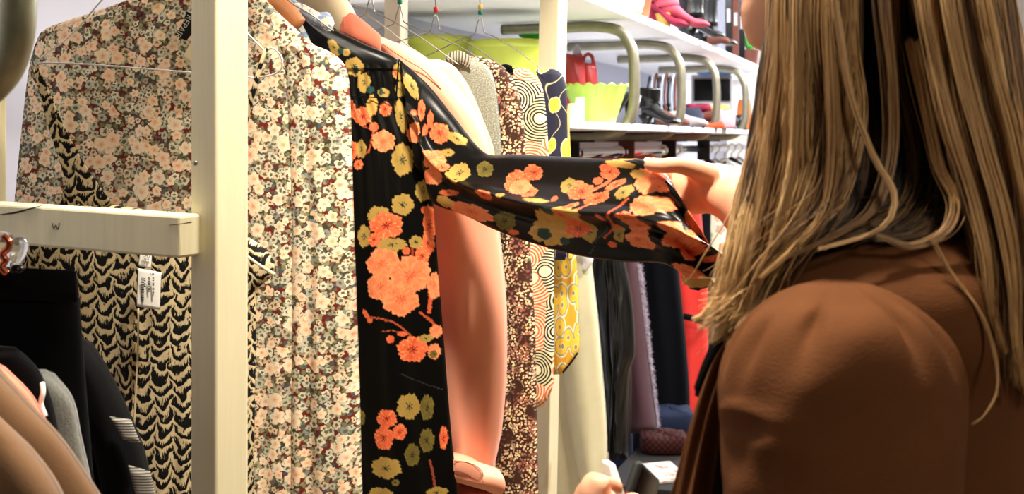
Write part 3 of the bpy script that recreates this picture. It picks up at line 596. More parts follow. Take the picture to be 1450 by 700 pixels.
h = thing('wire_hanger', 'thin bare wire hanger holding the black and cream strap dress', 'hanger', P(220, 0, 1.555), 'wire hangers on the rail')
dn = 1.555
mk('wire_frame', *merge([tube(crv([P(222,-78,dn),P(205,-58,dn),P(150,-6,dn),P(100,50,dn),P(58,82,dn),P(50,90,dn),P(60,89,dn),P(120,91,dn),P(200,97,dn),P(275,103,dn),P(360,110,dn)], 120), .0011, 8), tube(crv([P(222,-78,dn),P(262,-52,dn),P(320,14,dn),P(352,49,dn),P(368,65,dn),P(376,72,dn),P(384,68,dn),P(393,73,dn),P(399,84,dn),P(398,97,dn),P(385,106,dn),P(360,110,dn)], 120), .0013, 8)]), 'bright_wire', h)
rp = rail_at(1.62)
mk('hook', *tube([P(222,-78,dn), P(222,-95,dn), rp+[.012,-.02,-.018], rp+[.018,0,0], rp+[0,0,.0155], rp+[-.017,0,0]], .0012, 8, n=50), 'bright_wire', h)
h = thing('wire_hanger', 'wire hanger over the pale blue collar', 'hanger', P(420, 0, 1.80), 'wire hangers on the rail')
mk('wire_frame', *tube(crv([P(350,-66,1.82),P(385,-30,1.815),P(410,2,1.81),P(440,20,1.81),P(472,44,1.81)], 50), .0013, 8), 'wire_metal', h)
rp = rail_at(1.82); mk('hook', *tube([P(350,-66,1.82), rp+[.012,0,-.03], rp+[.018,0,0], rp+[0,0,.0155], rp+[-.017,0,0]], .0013, 8, n=40), 'wire_metal', h)

# ------------------------------------------------------------------ pink coat
ct = thing('pink_coat', 'salmon pink coat with terracotta collar and strapped cuff behind the black dress', 'coat', P(600, 760, 2.0))
hang('body', [(34,455,500),(52,440,540),(72,430,586),(92,430,606),(130,430,622),(218,440,640),(330,450,650),(500,455,655),(760,465,660)], 2.0, 'pink_coat_cloth', ct, ang=12, th=.05, nu=60, nv=140, fold=folds(31, [2, 3.1], .008))
def coat_fold(u, v):
    return folds(33, [1.1, 1.7], .007, .4)(u, v)+.007*np.exp(-((u-.62+.5*(v-.5))/.10)**2)*np.sin(20*v+1)*np.clip((v-.35)*4, 0, 1)+.005*np.exp(-((v-.22)/.05)**2)*np.sin(9*u)
hang('sleeve', [(58,520,548),(66,530,578),(84,545,606),(108,556,634),(132,566,655),(160,576,673),(218,590,693),(290,600,702),(340,606,708),(420,612,716),(520,618,717),(600,628,711),(640,638,704),(664,642,698)],
     1.965, 'pink_coat_cloth', ct, ang=12, th=.07, nu=90, nv=260, fold=coat_fold)
loft('collar', [(477,10,1.955),(484,13,1.955),(500,20,1.95),(518,34,1.945),(532,46,1.94),(538,54,1.94)], [(482,44,1.925),(490,50,1.925),(502,56,1.92),(516,62,1.92),(530,70,1.92),(539,76,1.92)], 'terracotta_cloth', ct, th=.02, nu=30, nv=50)
cuff = loft('cuff', [(632,643,1.905),(655,647,1.90),(680,656,1.90),(707,665,1.915)], [(636,678,1.905),(656,682,1.90),(678,690,1.90),(699,700,1.915)], 'pink_coat_cloth', ct, th=.075, nu=24, nv=50)
loft('cuff_strap', [(642,651,1.862),(660,653,1.860),(676,660,1.862),(685,672,1.864)], [(642,668,1.862),(658,672,1.860),(670,679,1.862),(680,684,1.864)], 'pink_coat_cloth', cuff, th=.006, nu=20, nv=30)
mk('stitching', *tube([P(x, y, 1.858) for x, y in [(643,653),(660,655),(677,662),(684,672),(678,682),(660,676)]], .0005, 6, n=50), 'stitching', cuff)
mk('sleeve_seam', *tube([P(x, y, 1.934) for x, y in [(704,400),(692,440),(678,480),(668,530),(658,580),(652,640)]], .0008, 6, n=50), 'stitching', ct)
mk('shoulder_seam', *tube([P(x, y, 1.932) for x, y in [(541,62),(570,82),(600,100),(624,126)]], .0008, 6, n=40), 'stitching', ct)
loft('lining', [(640,676,1.915),(698,692,1.92)], [(646,716,1.915),(694,722,1.92)], 'pink_lining', ct, th=.05, nu=20, nv=20)

# ------------------------------------------------------------------ the clothes further along the rail
g = thing('peach_jacket', 'pale peach jacket hanging just behind the pink coat', 'jacket', P(640, 760, 2.07))
hang('body', [(84,596,622),(92,585,640),(108,578,654),(132,572,668),(170,572,684),(218,572,700),(330,576,704),(760,580,700)], 2.07, 'peach_cloth', g, ang=14, th=.05, nu=50, nv=120, fold=folds(41, [1.3, 2.6], .006))
g = thing('grey_glitter_sweater', 'glittery grey knitted sweater between peach jacket and brown sprigged dress', 'sweater', P(655, 640, 2.14))
hang('body', [(84,630,668),(92,618,688),(108,610,698),(140,606,704),(218,602,710),(340,600,708),(640,600,706)], 2.14, 'lurex_knit', g, ang=14, th=.045, nu=50, nv=100, fold=folds(42, [1.3, 2.6], .005))
loft('ribbed_collar', [(632,84,2.12),(640,75,2.12),(652,74,2.12),(664,84,2.12)], [(634,94,2.105),(642,90,2.105),(654,90,2.105),(666,96,2.105)], 'rib_knit', g, th=.02, nu=16, nv=40)
g = thing('brown_sprig_dress', 'dark brown dress with clusters of small cream sprigs', 'dress', P(700, 760, 2.22))
hang('body', [(80,652,680),(88,640,700),(106,632,718),(130,628,730),(170,628,736),(222,630,738),(345,640,742),(480,646,748),(600,650,750),(760,655,756)], 2.225, 'sprig_print', g, ang=14, th=.045, nu=70, nv=160, fold=folds(43, [2, 3.6, 5], .009))
hang('sleeve', [(88,676,702),(106,692,722),(132,700,734),(170,704,741),(222,706,744),(345,712,750),(400,715,754),(480,722,758),(600,726,760),(690,728,762),(760,730,763)], 2.19, 'sprig_print', g, ang=14, th=.03, nu=40, nv=140, fold=folds(44, [1, 2.2], .005))
g = thing('swirl_print_top', 'top with orange and black ring swirls on cream', 'blouse', P(750, 580, 2.34))
hang('body', [(96,705,740),(103,698,754),(118,690,766),(160,686,773),(222,686,777),(340,690,784),(450,696,784),(540,700,784),(560,704,778),(576,712,768)], 2.345, 'swirl_print', g, ang=14, th=.04, nu=70, nv=120, fold=folds(45, [2, 3.4], .008))
loft('neckband', [(706,96,2.33),(715,93,2.33),(726,97,2.33)], [(708,102,2.32),(716,99,2.32),(727,103,2.32)], 'charcoal_wool', g, th=.015, nu=10, nv=20)
g = thing('navy_oval_print_top', 'navy top with yellow ovals and cream lines hanging beside the white post', 'blouse', P(770, 370, 2.5))
hang('body', [(98,745,784),(102,740,793),(112,735,799),(130,732,802),(160,730,803),(222,730,804),(300,730,806),(368,735,810)], 2.5, 'oval_print', g, ang=14, th=.045, nu=50, nv=80, fold=folds(46, [1.5, 2.5], .006))
g = thing('yellow_paisley_blouse', 'mustard yellow paisley blouse at the far end of the wooden rack', 'blouse', P(780, 520, 2.6))
hang('body', [(135,755,794),(150,750,803),(222,748,808),(355,750,815),(400,752,818),(470,756,820),(495,758,820),(512,762,812),(530,766,797)], 2.59, 'paisley_print', g, ang=14, th=.045, nu=50, nv=100, fold=folds(47, [2.4, 4.1], .009))
mk('hem_binding', *tube([P(797,528,2.556),P(808,514,2.556),P(818,500,2.556)], .002, 8, n=12), 'charcoal_wool', g)

# ------------------------------------------------------------------ clothes at the bottom left
def cloth(name, label, cat, A, B, mat, th, parts=(), **kw):
    t = thing(name, label, cat, P((A[0][0]+B[0][0])/2, 900, A[-1][2])); loft('body', A, B, mat, t, th=th, **kw); return t
t = cloth('black_jacket', 'black jacket with grey striped sleeve bands below the crossbar', 'jacket', [(-60,440,1.30),(-80,520,1.30),(-90,620,1.30),(-95,780,1.30)], [(112,478,1.30),(150,540,1.30),(185,610,1.30),(215,780,1.30)], 'black_jersey', .06, nu=40, nv=80, fold=folds(51, [2, 3], .008))
loft('sleeve', [(92,470,1.27),(100,520,1.27),(120,590,1.27),(140,660,1.27),(160,780,1.27)], [(122,484,1.27),(150,525,1.27),(180,585,1.27),(205,650,1.27),(228,780,1.27)], 'black_jersey', t, th=.05, nu=40, nv=90, fold=folds(52, [1, 2], .005))
loft('striped_band', [(155,590,1.238),(175,624,1.238)], [(186,595,1.243),(199,628,1.243)], 'stripe_cloth', t, th=.008, nu=16, nv=20)
loft('striped_band', [(181,659,1.238),(196,716,1.238)], [(213,668,1.243),(224,716,1.243)], 'stripe_cloth', t, th=.008, nu=16, nv=20)
t = thing('black_skirt', 'flat-topped black skirt clipped to a hanger at the left edge', 'skirt', P(0, 900, 1.20))
loft('body', [(-120,372,1.20),(-122,420,1.20),(-125,560,1.20),(-135,780,1.20)], [(108,384,1.20),(113,440,1.20),(122,560,1.20),(140,780,1.20)], 'black_cloth', t, th=.035, nu=40, nv=70, fold=folds(53, [2, 3], .005))
loft('waistband', [(-120,372,1.17),(-120,420,1.17)], [(106,383,1.185),(110,428,1.185)], 'black_jersey', t, th=.006, nu=40, nv=12)
t = thing('clip_hanger', 'clear hanger clip with copper spring gripping the black skirt', 'hanger', P(10, 390, 1.15))
mk('clip', *tube([P(26,336,1.15),P(27,345,1.15),P(25,360,1.15),P(20,372,1.15)], [.006,.0085,.0075,.005], 16, n=16), 'crystal', t)
mk('clip', *lathe(P(24,382,1.15), [(.001,-.004),(.006,-.003),(.007,0),(.006,.004),(.001,.005)], 16), 'screen_black', t)
mk('spring', *tube([P(x, y, 1.14) for x, y in [(4,334),(12,342),(11,352),(3,360),(8,368),(2,378),(10,388)]], .0035, 10, n=30), 'copper', t)
mk('clip', *tube([P(-4,334,1.145),P(6,334,1.145),P(15,338,1.145),P(17,346,1.145)], .004, 12, n=16), 'crystal', t)
mk('hanger_bar', *tube([P(-200,330,1.15),P(-60,334,1.15),P(20,340,1.15)], .003, 10, n=20), 'chrome', t)
mk('hook', *tube([P(-200,330,1.15), P(-200,300,1.15), P(-195,150,1.12)], .003, 10, n=20), 'chrome', t)
t = thing('black_cardigan', 'black cardigan with a white edge between grey and salmon garments', 'cardigan', P(0, 900, 1.12))
loft('body', [(-60,488,1.12),(-80,540,1.12),(-90,640,1.12),(-95,780,1.12)], [(22,492,1.12),(56,528,1.12),(80,600,1.12),(105,780,1.12)], 'black_jersey', t, th=.03, nu=30, nv=60)
mk('white_edging', *tube([P(60,543,1.095),P(61,556,1.09),P(58,572,1.09),P(64,590,1.09)], .0022, 8, n=20), 'paper', t)
t = thing('grey_sweater', 'grey knitted sweater sleeve in front of the black jacket', 'sweater', P(60, 900, 1.16))
loft('body', [(54,524,1.16),(30,560,1.16),(20,640,1.16),(10,780,1.16)], [(66,525,1.16),(100,563,1.16),(114,620,1.16),(150,780,1.16)], 'grey_knit', t, th=.035, nu=36, nv=80, fold=folds(54, [1, 2], .004))
t = thing('salmon_top', 'salmon pink top showing above the tan coat', 'blouse', P(-20, 900, 1.07))
loft('body', [(-90,480,1.07),(-120,560,1.07),(-130,660,1.07),(-130,780,1.07)], [(-2,514,1.07),(50,568,1.07),(82,650,1.07),(95,780,1.07)], 'salmon_cloth', t, th=.03, nu=30, nv=60)
t = thing('tan_coat', 'tan coat with soft folds filling the bottom left corner', 'coat', P(-20, 900, 1.0))
def tanf(u, v): return .012*np.exp(-((u-.62-.1*v)/.09)**2)+.010*np.exp(-((u-.30-.2*v)/.07)**2)*np.clip(v*2, 0, 1)-.006*np.exp(-((u-.48-.1*v)/.07)**2)
loft('body', [(-120,500,1.01),(-150,560,1.01),(-170,660,1.01),(-180,820,1.01)], [(-14,516,1.01),(40,574,1.01),(92,630,1.01),(178,760,1.01)], 'tan_cloth', t, th=.055, nu=60, nv=100, fold=tanf)
loft('sleeve', [(-90,560,.98),(-80,620,.97),(-50,700,.96),(-30,820,.96)], [(-12,578,.98),(40,632,.965),(86,700,.96),(120,820,.96)], 'tan_cloth', t, th=.05, nu=50, nv=80, fold=folds(55, [1, 1.6], .005))

# ------------------------------------------------------------------ white shelving unit
E0 = np.array([.15, 3.0, 0.0])                       # front edge of the shelves, where they start
def edge(dY): return E0+UD*(dY/UD[1])
sh = thing('wall_shelf', 'long white double shelf on bent steel tube brackets along the wall', 'shelf', edge(2)*[1, 1, 0])
LSH = 4.4; 
for z0, z1 in ((.3625, .3875), (.0275, .0475)):
    c_ = E0+UD*(LSH/2)-VD*.31; c_[2] = EYE+(z0+z1)/2
    mk('shelf_board', *box(c_, UD, VD, ZD, LSH/2, .31, (z1-z0)/2, .003), 'white_board', sh, smooth=False)
edgeX = lambda Y: E0[0]+(Y-E0[1])*UD[0]/UD[1]
BR = [3.60, 4.28, 4.98, 5.75]
for k, Y in enumerate(BR):
    f_ = np.array([edgeX(Y)+.006, Y, 0]); zt = EYE+.3425; zb = EYE+.011; r_ = .09
    pts = [f_-VD*.42+ZD*zt, f_-VD*.25+ZD*zt, f_-VD*(r_+.02)+ZD*zt, f_-VD*(r_*.45)+ZD*(zt-.018), f_-VD*.008+ZD*(zt-r_*.75), f_+ZD*(zt-r_-.03), f_+ZD*(zb+r_+.02), f_-VD*.008+ZD*(zb+r_*.7), f_-VD*(r_*.45)+ZD*(zb+.018), f_-VD*(r_+.02)+ZD*zb, f_-VD*.30+ZD*zb]
    b_ = mk('bracket_tube', *tube(pts, .0165, 20, n=80), 'zinc_tube', sh)
    c_ = f_-VD*.20; c_ = c_+ZD*(EYE-.045)
    mk('rail_holder', *box(c_, VD, UD, ZD, .03, .006, .055, .002), 'red_steel' if k == 1 else 'dark_steel', sh, smooth=False)
    mk('bracket_arm', *box(f_-VD*.38+ZD*(zb-.002), VD, UD, ZD, .26, .012, .017, .003), 'red_steel' if k == 1 else 'dark_steel', sh, smooth=False)
ro = -VD*.20+ZD*(EYE-.043)
mk('clothes_rail', *tube([E0+UD*.1+ro, E0+UD*(LSH)+ro], .0165, 20), 'chrome', sh)
for Y in (3.55, 3.66, 4.2, 4.9, 5.2):
    c_ = np.array([edgeX(Y), Y, 0])+ro; mk('rail_collar', *tube([c_-UD*.03, c_+UD*.03], .022, 16), 'chrome', sh)

ZT = EYE+.3885; ZL = EYE+.0485                        # tops of the two boards
def onshelf(px, Y, z): return np.array([(px-CX)*Y/F, Y, z])
# chartreuse tubs
def tub(px, Y, r, h_, label, lid=False):
    t = thing('plastic_tub', label, 'tub', onshelf(px, Y, ZL), 'chartreuse tubs')
    pr = [(.001, 0), (r*.86, 0), (r*.88, .004), (r*.97, h_*.9), (r*1.0, h_*.92), (r*1.03, h_*.93), (r*1.03, h_), (r*.96, h_), (r*.82, .02), (.001, .012)]
    mk('tub_body', *lathe(onshelf(px, Y, ZL), pr, 48), 'chartreuse_plastic', t)
    return t
tub(618, 3.47, .100, .248, 'left one of two chartreuse tubs behind the wire hangers')
tub(722, 3.40, .112, .230, 'right one of two chartreuse tubs, beside the white post')
t = thing('green_dish', 'small bright green dish on top of the chartreuse tub', 'dish', onshelf(755, 3.40, ZL+.231))
mk('dish_body', *lathe(onshelf(755, 3.40, ZL+.231), [(.001, 0), (.022, 0), (.024, .005), (.040, .014), (.042, .018), (.036, .018), (.02, .008), (.001, .006)], 32), 'green_plastic', t)
# red leather bags, lime bowl, mug
def bag(name, label, px, Y, z, w, h_, th_, mat, cat='bag', strap=None):
    t = thing(name, label, cat, onshelf(px, Y, z)); a = onshelf(px, Y, z)
    ws = lambda v: w*(1-.25*v**1.6); rows = []
    V = []; seg = 36; an = np.linspace(0, 2*PI, seg, endpoint=False); nr = 18
    for j in range(nr):
        v = j/(nr-1); w_ = ws(v)*(1 if v < .92 else .93); q = th_*(1-.6*v)
        V.append(a+np.c_[w_/2*np.sign(np.cos(an))*np.abs(np.cos(an))**.6, q/2*np.sign(np.sin(an))*np.abs(np.sin(an))**.7+.004*np.sin(3*an+4*v), np.full(seg, h_*v)+.006*np.sin(2*an)*v])
    mk('bag_body', np.vstack(V), grid_faces(nr, seg, wrap_c=True)+[list(range(seg))[::-1], [nr*seg-seg+i for i in range(seg)]], mat, t)
    if strap: mk('handle', *tube([a+[-w*.25, 0, h_*.97], a+[-w*.18, 0, h_+strap*.7], a+[0, 0, h_+strap], a+[w*.18, 0, h_+strap*.7], a+[w*.25, 0, h_*.97]], .006, 10, n=30), mat, t)
    return t
bag('red_handbag', 'dark red leather bag behind the lime bowl', 806, 3.85, ZL, .12, .225, .07, 'red_leather')
bag('red_handbag', 'smaller red bag with a white panel next to the dark red bag', 833, 3.90, ZL, .07, .20, .05, 'red_leather', strap=.03)
g = thing('grey_vase', 'grey pointed ornament behind the dark red bag', 'ornament', onshelf(817, 4.0, ZL)); mk('ornament_body', *lathe(onshelf(817, 4.0, ZL), [(.001,0),(.03,0),(.03,.02),(.018,.15),(.014,.25),(.004,.268),(.001,.27)], 24), 'grey_pearl', g)
t = thing('lime_bowl', 'lime green ceramic bowl with crinkled rim on the lower shelf', 'bowl', onshelf(846, 3.56, ZL))
def crk(a, r, z, j): k = np.clip((j-.25)*2, 0, 1) if j < .62 else 1.0; return r*(1+.035*k*np.sin(13*a)+.02*k*np.sin(29*a+1)), z*(1+.035*k*np.sin(17*a+2))
mk('bowl_body', *lathe(onshelf(844, 3.56, ZL), [(.001, 0), (.055, 0), (.057, .003), (.066, .03), (.076, .06), (.086, .09), (.092, .108), (.096, .114), (.092, .113), (.08, .09), (.06, .04), (.001, .02)], 96, fn=crk), 'lime_ceramic', t)
for k, (px, Y) in enumerate([(811, 3.34), (821, 3.42)]):
    t = thing('white_cup', ['lower left', 'taller'][k]+' white cup in front of the lime bowl', 'cup', onshelf(px, Y, ZL), 'white cups')
    mk('cup_body', *lathe(onshelf(px, Y, ZL), [(.001, 0), (.011, 0), (.013, .004), (.013, .05+.02*k), (.0125, .052+.02*k), (.010, .05+.02*k), (.009, .01), (.001, .008)], 24), 'cream_ceramic' if k == 0 else 'white_plastic', t)
# shoes
def shoe(name, label, px, Y, z, ln, ht, head, mat, heel=.0, heelmat=None, shaft=.0, wd=.04, cat='shoe', group=None, tag=False):
    """a shoe or boot standing with its toe towards head; ln long, heel height, shaft height above the ankle"""
    t = thing(name, label, cat, onshelf(px, Y, z), group); a = onshelf(px, Y, z); f = unit(np.r_[head, 0]); s = np.cross(ZD, f)
    V = []; seg = 24; an = np.linspace(0, 2*PI, seg, endpoint=False)
    st = [(-.02, heel, .05+ht, .7), (.12, heel, .06+ht, .95), (.3, heel*.8, .06+ht*.8, .95), (.5, heel*.35+.004, .045+ht*.35, .9), (.7, .004, .036, 1.0), (.88, .004, .03, .95), (1.0, .006, .018, .5), (1.03, .009, .012, .15)]
    st = crv(np.array(st), 22)
    for (x, zl, zh, w_) in st:
        zc = (zl+zh)/2; h2 = (zh-zl)/2
        V.append(a+f*x*ln+np.outer(np.cos(an)*wd/2*max(w_, .05), s)+np.outer(zc+np.sin(an)*h2, ZD))
    V = np.vstack(V); fs = grid_faces(22, seg, wrap_c=True)+[list(range(seg))[::-1], [22*seg-seg+i for i in range(seg)]]
    mk('upper', V, fs, mat, t)
    if shaft:
        c0 = a+f*.10*ln
        mk('boot_shaft', *tube([c0+ZD*(heel+.03), c0+ZD*(heel+.07)-f*.003, c0+ZD*(heel+shaft*.6)+f*.004, c0+ZD*(heel+shaft)+f*.008], [wd*.6, wd*.58, wd*.60, wd*.66], 24, n=14), mat, t)
    if heel > .01:
        mk('heel', *tube([a+f*.06*ln+ZD*(heel+.008), a+f*.07*ln+ZD*heel*.5, a+f*.075*ln+ZD*.0], [wd*.45, wd*.30, wd*.24], 16), heelmat or mat, t)
    if tag:
        mk('price_tag', *box(a+f*.2*ln-s*wd*.55+ZD*(heel+shaft*.4), f, s, ZD+f*.3, .012, .001, .022), 'paper', t)
    return t
hd = np.array([.95, -.3])
shoe('ankle_boot', 'black boot with a pointed heel end beside the lime bowl', 898, 3.95, ZL, .16, .05, (-.75, -.5), 'black_leather', .09, wd=.07, cat='boot', group='black boots on the lower shelf')
shoe('ankle_boot', 'black ankle boot with its toe out, just right of the first tube bracket', 912, 4.15, ZL, .13, .03, (.9, -.5), 'black_leather', .03, shaft=.10, wd=.06, cat='boot', group='black boots on the lower shelf')
shoe('flat_shoe', 'tan flat shoe under the hanging straps', 930, 4.45, ZL, .12, .0, (.9, -.3), 'brown_cloth', .0, wd=.06)
t = bag('strap_bag', 'bundle of black and maroon bag straps over a dark bag', 937, 4.75, ZL, .11, .09, .09, 'screen_black')
a = onshelf(937, 4.75, ZL)
for k in range(9):
    x = -.055+.0135*k; mk('strap', *tube([a+[x, -.05, .02], a+[x-.008, -.05, .12], a+[x+.004, -.03, .20+.006*(k % 3)], a+[x+.016, 0, .16]], .0042, 8, n=20), ['screen_black', 'silver_cloth', 'brown_cloth'][k % 3], t)
t = bag('navy_pouch', 'soft navy pouch lying on the lower shelf', 972, 4.75, ZL, .15, .075, .12, 'navy_cloth')
shoe('silver_sandal', 'silver grey sandal at the shelf front edge', 945, 4.55, ZL, .15, .0, (.95, -.3), 'grey_pearl', .0, wd=.05)
def folded(name, label, px, Y, z, w, dp, h_, mat, cat='folded clothes', group=None):
    a = onshelf(px, Y, z); V = []; seg = 40; an = np.linspace(0, 2*PI, seg, endpoint=False)
    pr = [(.9, 0), (1.0, .15), (1.02, .5), (1.0, .85), (.9, 1.0), (.5, 1.03), (.02, 1.04)]
    for r, zz in pr:
        V.append(a+np.c_[w/2*r*np.sign(np.cos(an))*np.abs(np.cos(an))**.5, dp/2*r*np.sign(np.sin(an))*np.abs(np.sin(an))**.5, h_*zz+.003*np.sin(5*an)*zz])
    mk(name, np.vstack(V), grid_faces(len(pr), seg, wrap_c=True)+[list(range(seg))[::-1]], mat, label=label, cat=cat, group=group)
folded('folded_cloth', 'folded red cloth at the bottom of the pile on the lower shelf', 1003, 5.22, ZL, .14, .2, .032, 'red_cloth')
folded('folded_cloth', 'folded orange cloth in front of the red one', 1006, 5.0, ZL, .11, .09, .022, 'orange_cloth')
folded('folded_cloth', 'folded brown cloth on top of the red one', 990, 5.15, ZL+.034, .16, .2, .036, 'brown_cloth')
folded('folded_cloth', 'dark maroon cloth above the brown one', 985, 5.2, ZL+.073, .12, .2, .03, 'maroon_suede')
folded('folded_cloth', 'pale pink cloth beside the pile', 1024, 5.2, ZL, .09, .15, .075, 'pink_cloth')
folded('folded_cloth', 'tan cloth laid over the pile near the third bracket', 1012, 5.3, ZL+.076, .12, .15, .026, 'tan_heel')
t = thing('monitor', 'small black screen with silver frame behind the pile', 'monitor', onshelf(1008, 6.0, ZL)); a = onshelf(1008, 6.0, ZL)
mk('screen', *box(a+[0, 0, .20], (1,0,0), (0,1,0), ZD, .09, .012, .055), 'screen_black', t, smooth=False); mk('frame', *box(a+[0, .012, .19], (1,0,0), (0,1,0), ZD, .10, .01, .085), 'grey_pearl', t, smooth=False)
mk('stand', *box(a+[0, .02, .055], (1,0,0), (0,1,0), ZD, .03, .01, .055), 'grey_pearl', t, smooth=False)
folded('blue_towel', 'folded blue towel lying on top of the small screen', 1012, 6.01, ZL+.276, .17, .08, .03, 'blue_plastic', cat='towel')
t = thing('white_box', 'plain white cardboard box near the end of the lower shelf', 'box', onshelf(1050, 6.45, ZL)); a = onshelf(1050, 6.45, ZL)
mk('box_body', *box(a+[0, 0, .125], (1,0,0), (0,1,0), ZD, .07, .10, .125), 'white_board', t, smooth=False); mk('box_lid', *box(a+[0, 0, .255], (1,0,0), (0,1,0), ZD, .073, .103, .012), 'white_board', t, smooth=False)
bag('orange_bag', 'orange brown leather bag in front of the white box', 1054, 6.05, ZL, .085, .15, .07, 'orange_leather')
bag('black_pouch', 'small black pouch at the end of the lower shelf', 1044, 5.82, ZL, .09, .07, .06, 'screen_black')
# top shelf
t = thing('cream_planter', 'low cream planter with broad green leaves on the top shelf', 'plant', onshelf(886, 3.70, ZT)); a = onshelf(886, 3.70, ZT)
mk('planter', *lathe(a, [(.001, 0), (.048, 0), (.05, .004), (.062, .05), (.064, .055), (.056, .055), (.05, .02), (.001, .015)], 32), 'cream_ceramic', t)
rl = random.Random(9)
for k in range(9):
    an = k*.75; b_ = a+[.02*math.cos(an), .02*math.sin(an), .045]; e = b_+np.array([.09*math.cos(an)-.02, .06*math.sin(an)-.02, .03+.05*rl.random()]); mid = (b_+e)/2+[0, 0, .035]
    c_ = crv([b_, mid, e], 14); w = .022*np.sin(np.linspace(.05, PI, 14)); side_ = unit(np.cross(e-b_, ZD)); nn = unit(np.cross(side_, e-b_))
    V = np.vstack([np.vstack([c_[i]-side_*w[i]+nn*.001, c_[i]+nn*.004*0, c_[i]+side_*w[i]+nn*.001, c_[i]-nn*.003]) for i in range(14)])
    mk('leaf', V, grid_faces(14, 4, wrap_c=True), 'leaf' if k % 3 else 'pale_leaf', t)
t = thing('clay_pot', 'terracotta pot behind the cream planter', 'pot', onshelf(900, 3.95, ZT)); a = onshelf(900, 3.95, ZT)
mk('pot_body', *lathe(a, [(.001, 0), (.04, 0), (.042, .004), (.055, .09), (.06, .092), (.06, .115), (.052, .115), (.045, .04), (.001, .03)], 32), 'pot_clay', t)
shoe('ankle_boot', 'maroon ankle boot, left one of the red pair on the top shelf', 919, 4.22, ZT, .14, .04, (.8, -.4), 'maroon_suede', .06, shaft=.20, wd=.085, cat='boot', group='red ankle boots on the top shelf')
shoe('ankle_boot', 'pinkish red ankle boot with a tan heel on the top shelf', 936, 4.20, ZT, .165, .04, (.93, -.10), 'pink_suede', .045, 'tan_heel', shaft=.19, wd=.08, cat='boot', group='red ankle boots on the top shelf')
shoe('tall_boot', 'tall black boot with a white price tag on the top shelf', 970, 4.66, ZT, .15, .04, (.9, -.25), 'black_leather', .05, shaft=.30, wd=.10, cat='boot', group='black boots on the top shelf', tag=True)
shoe('tall_boot', 'second tall black boot, behind the tagged one', 991, 5.02, ZT, .15, .04, (.9, -.25), 'black_leather', .05, shaft=.30, wd=.10, cat='boot', group='black boots on the top shelf')
shoe('brown_loafer', 'low brown shoe lying at the edge of the top shelf', 1002, 4.92, ZT, .09, .0, (.95, -.3), 'brown_cloth', .0, wd=.055)
for k, px in enumerate((1026, 1036, 1045)):
    t = thing('black_binder', ['left', 'middle', 'right'][k]+' one of three dark upright binders on the top shelf', 'binder', onshelf(px, 5.50+.16*k, ZT), 'dark binders on the top shelf'); a = onshelf(px, 5.50+.16*k, ZT)
    mk('binder_cover', *box(a+[0, 0, .14], (1,0,0), (0,1,0), ZD, .0145, .10, .14), 'screen_black' if k % 2 == 0 else 'brown_cloth', t, smooth=False); mk('spine_label', *box(a+[0, -.101, .17], (1,0,0), (0,1,0), ZD, .008, .001, .03), 'grey_pearl', t, smooth=False)
t = thing('potted_plant', 'green potted plant at the end of the top shelf beside the face', 'plant', onshelf(1062, 6.25, ZT)); a = onshelf(1062, 6.25, ZT)
mk('pot', *lathe(a, [(.001, 0), (.034, 0), (.036, .004), (.044, .075), (.046, .08), (.04, .08), (.03, .03), (.001, .02)], 28), 'brown_cloth', t)
for k in range(16):
    an = k*2.4; hgt = .05+.10*rl.random(); b_ = a+[.01*math.cos(an), .01*math.sin(an), .07]; e = b_+np.array([.08*math.cos(an), .08*math.sin(an), hgt]); mid = (b_+e)/2+[0, 0, .04]
    c_ = crv([b_, mid, e], 10); w = .012*np.sin(np.linspace(.05, PI, 10)); side_ = unit(np.cross(e-b_, ZD)); nn = unit(np.cross(side_, e-b_))
    V = np.vstack([np.vstack([c_[i]-side_*w[i], c_[i]+nn*.002, c_[i]+side_*w[i], c_[i]-nn*.002]) for i in range(10)]); mk('leaf', V, grid_faces(10, 4, wrap_c=True), 'green_plastic' if k % 2 else 'leaf', t)

# ------------------------------------------------------------------ garments on the lower rail
RG = 'clothes on the chrome rail under the shelf'
g = thing('cream_coat', 'long cream coat hanging behind the white post', 'coat', P(810, 900, 3.3))
hang('body', [(228,770,815),(240,760,826),(270,752,832),(360,745,834),(420,742,840),(500,742,850),(600,742,857),(700,742,858),(860,742,860)], 3.42, 'beige_coat_cloth', g, ang=20, th=.09, nu=60, nv=120, fold=folds(61, [1.5, 2.5], .014))
hang('sleeve', [(250,800,830),(300,796,834),(360,792,836),(450,790,846),(520,796,852),(600,806,858),(660,818,858),(700,826,852)], 3.36, 'beige_coat_cloth', g, ang=20, th=.07, nu=40, nv=110, fold=folds(62, [1, 1.5], .012))
mk('collar', *tube([P(808,352,3.3),P(822,356,3.3),P(832,366,3.31),P(828,382,3.32)], [.006,.014,.016,.008], 14, n=18), 'white_plastic', g)
g = thing('black_leather_jacket', 'shiny black leather jacket beside the cream coat', 'jacket', P(870, 660, 3.6))
hang('body', [(228,838,860),(250,834,876),(300,834,882),(380,836,884),(450,842,890),(520,848,893),(600,854,892),(640,858,890)], 3.66, 'black_leather', g, ang=25, th=.08, nu=40, nv=100, fold=folds(63, [1.6, 2.4], .016), wrinkle=.003)
hang('sleeve', [(250,850,872),(340,855,880),(372,858,884),(420,862,894),(500,866,898),(530,868,890),(600,866,888),(650,864,890)], 3.58, 'black_leather', g, ang=25, th=.06, nu=40, nv=120, fold=folds(64, [1, 2], .014), wrinkle=.004)
g = thing('mauve_sweater', 'fuzzy mauve mohair sweater with its lit edge coloured pale', 'sweater', P(905, 620, 3.9))
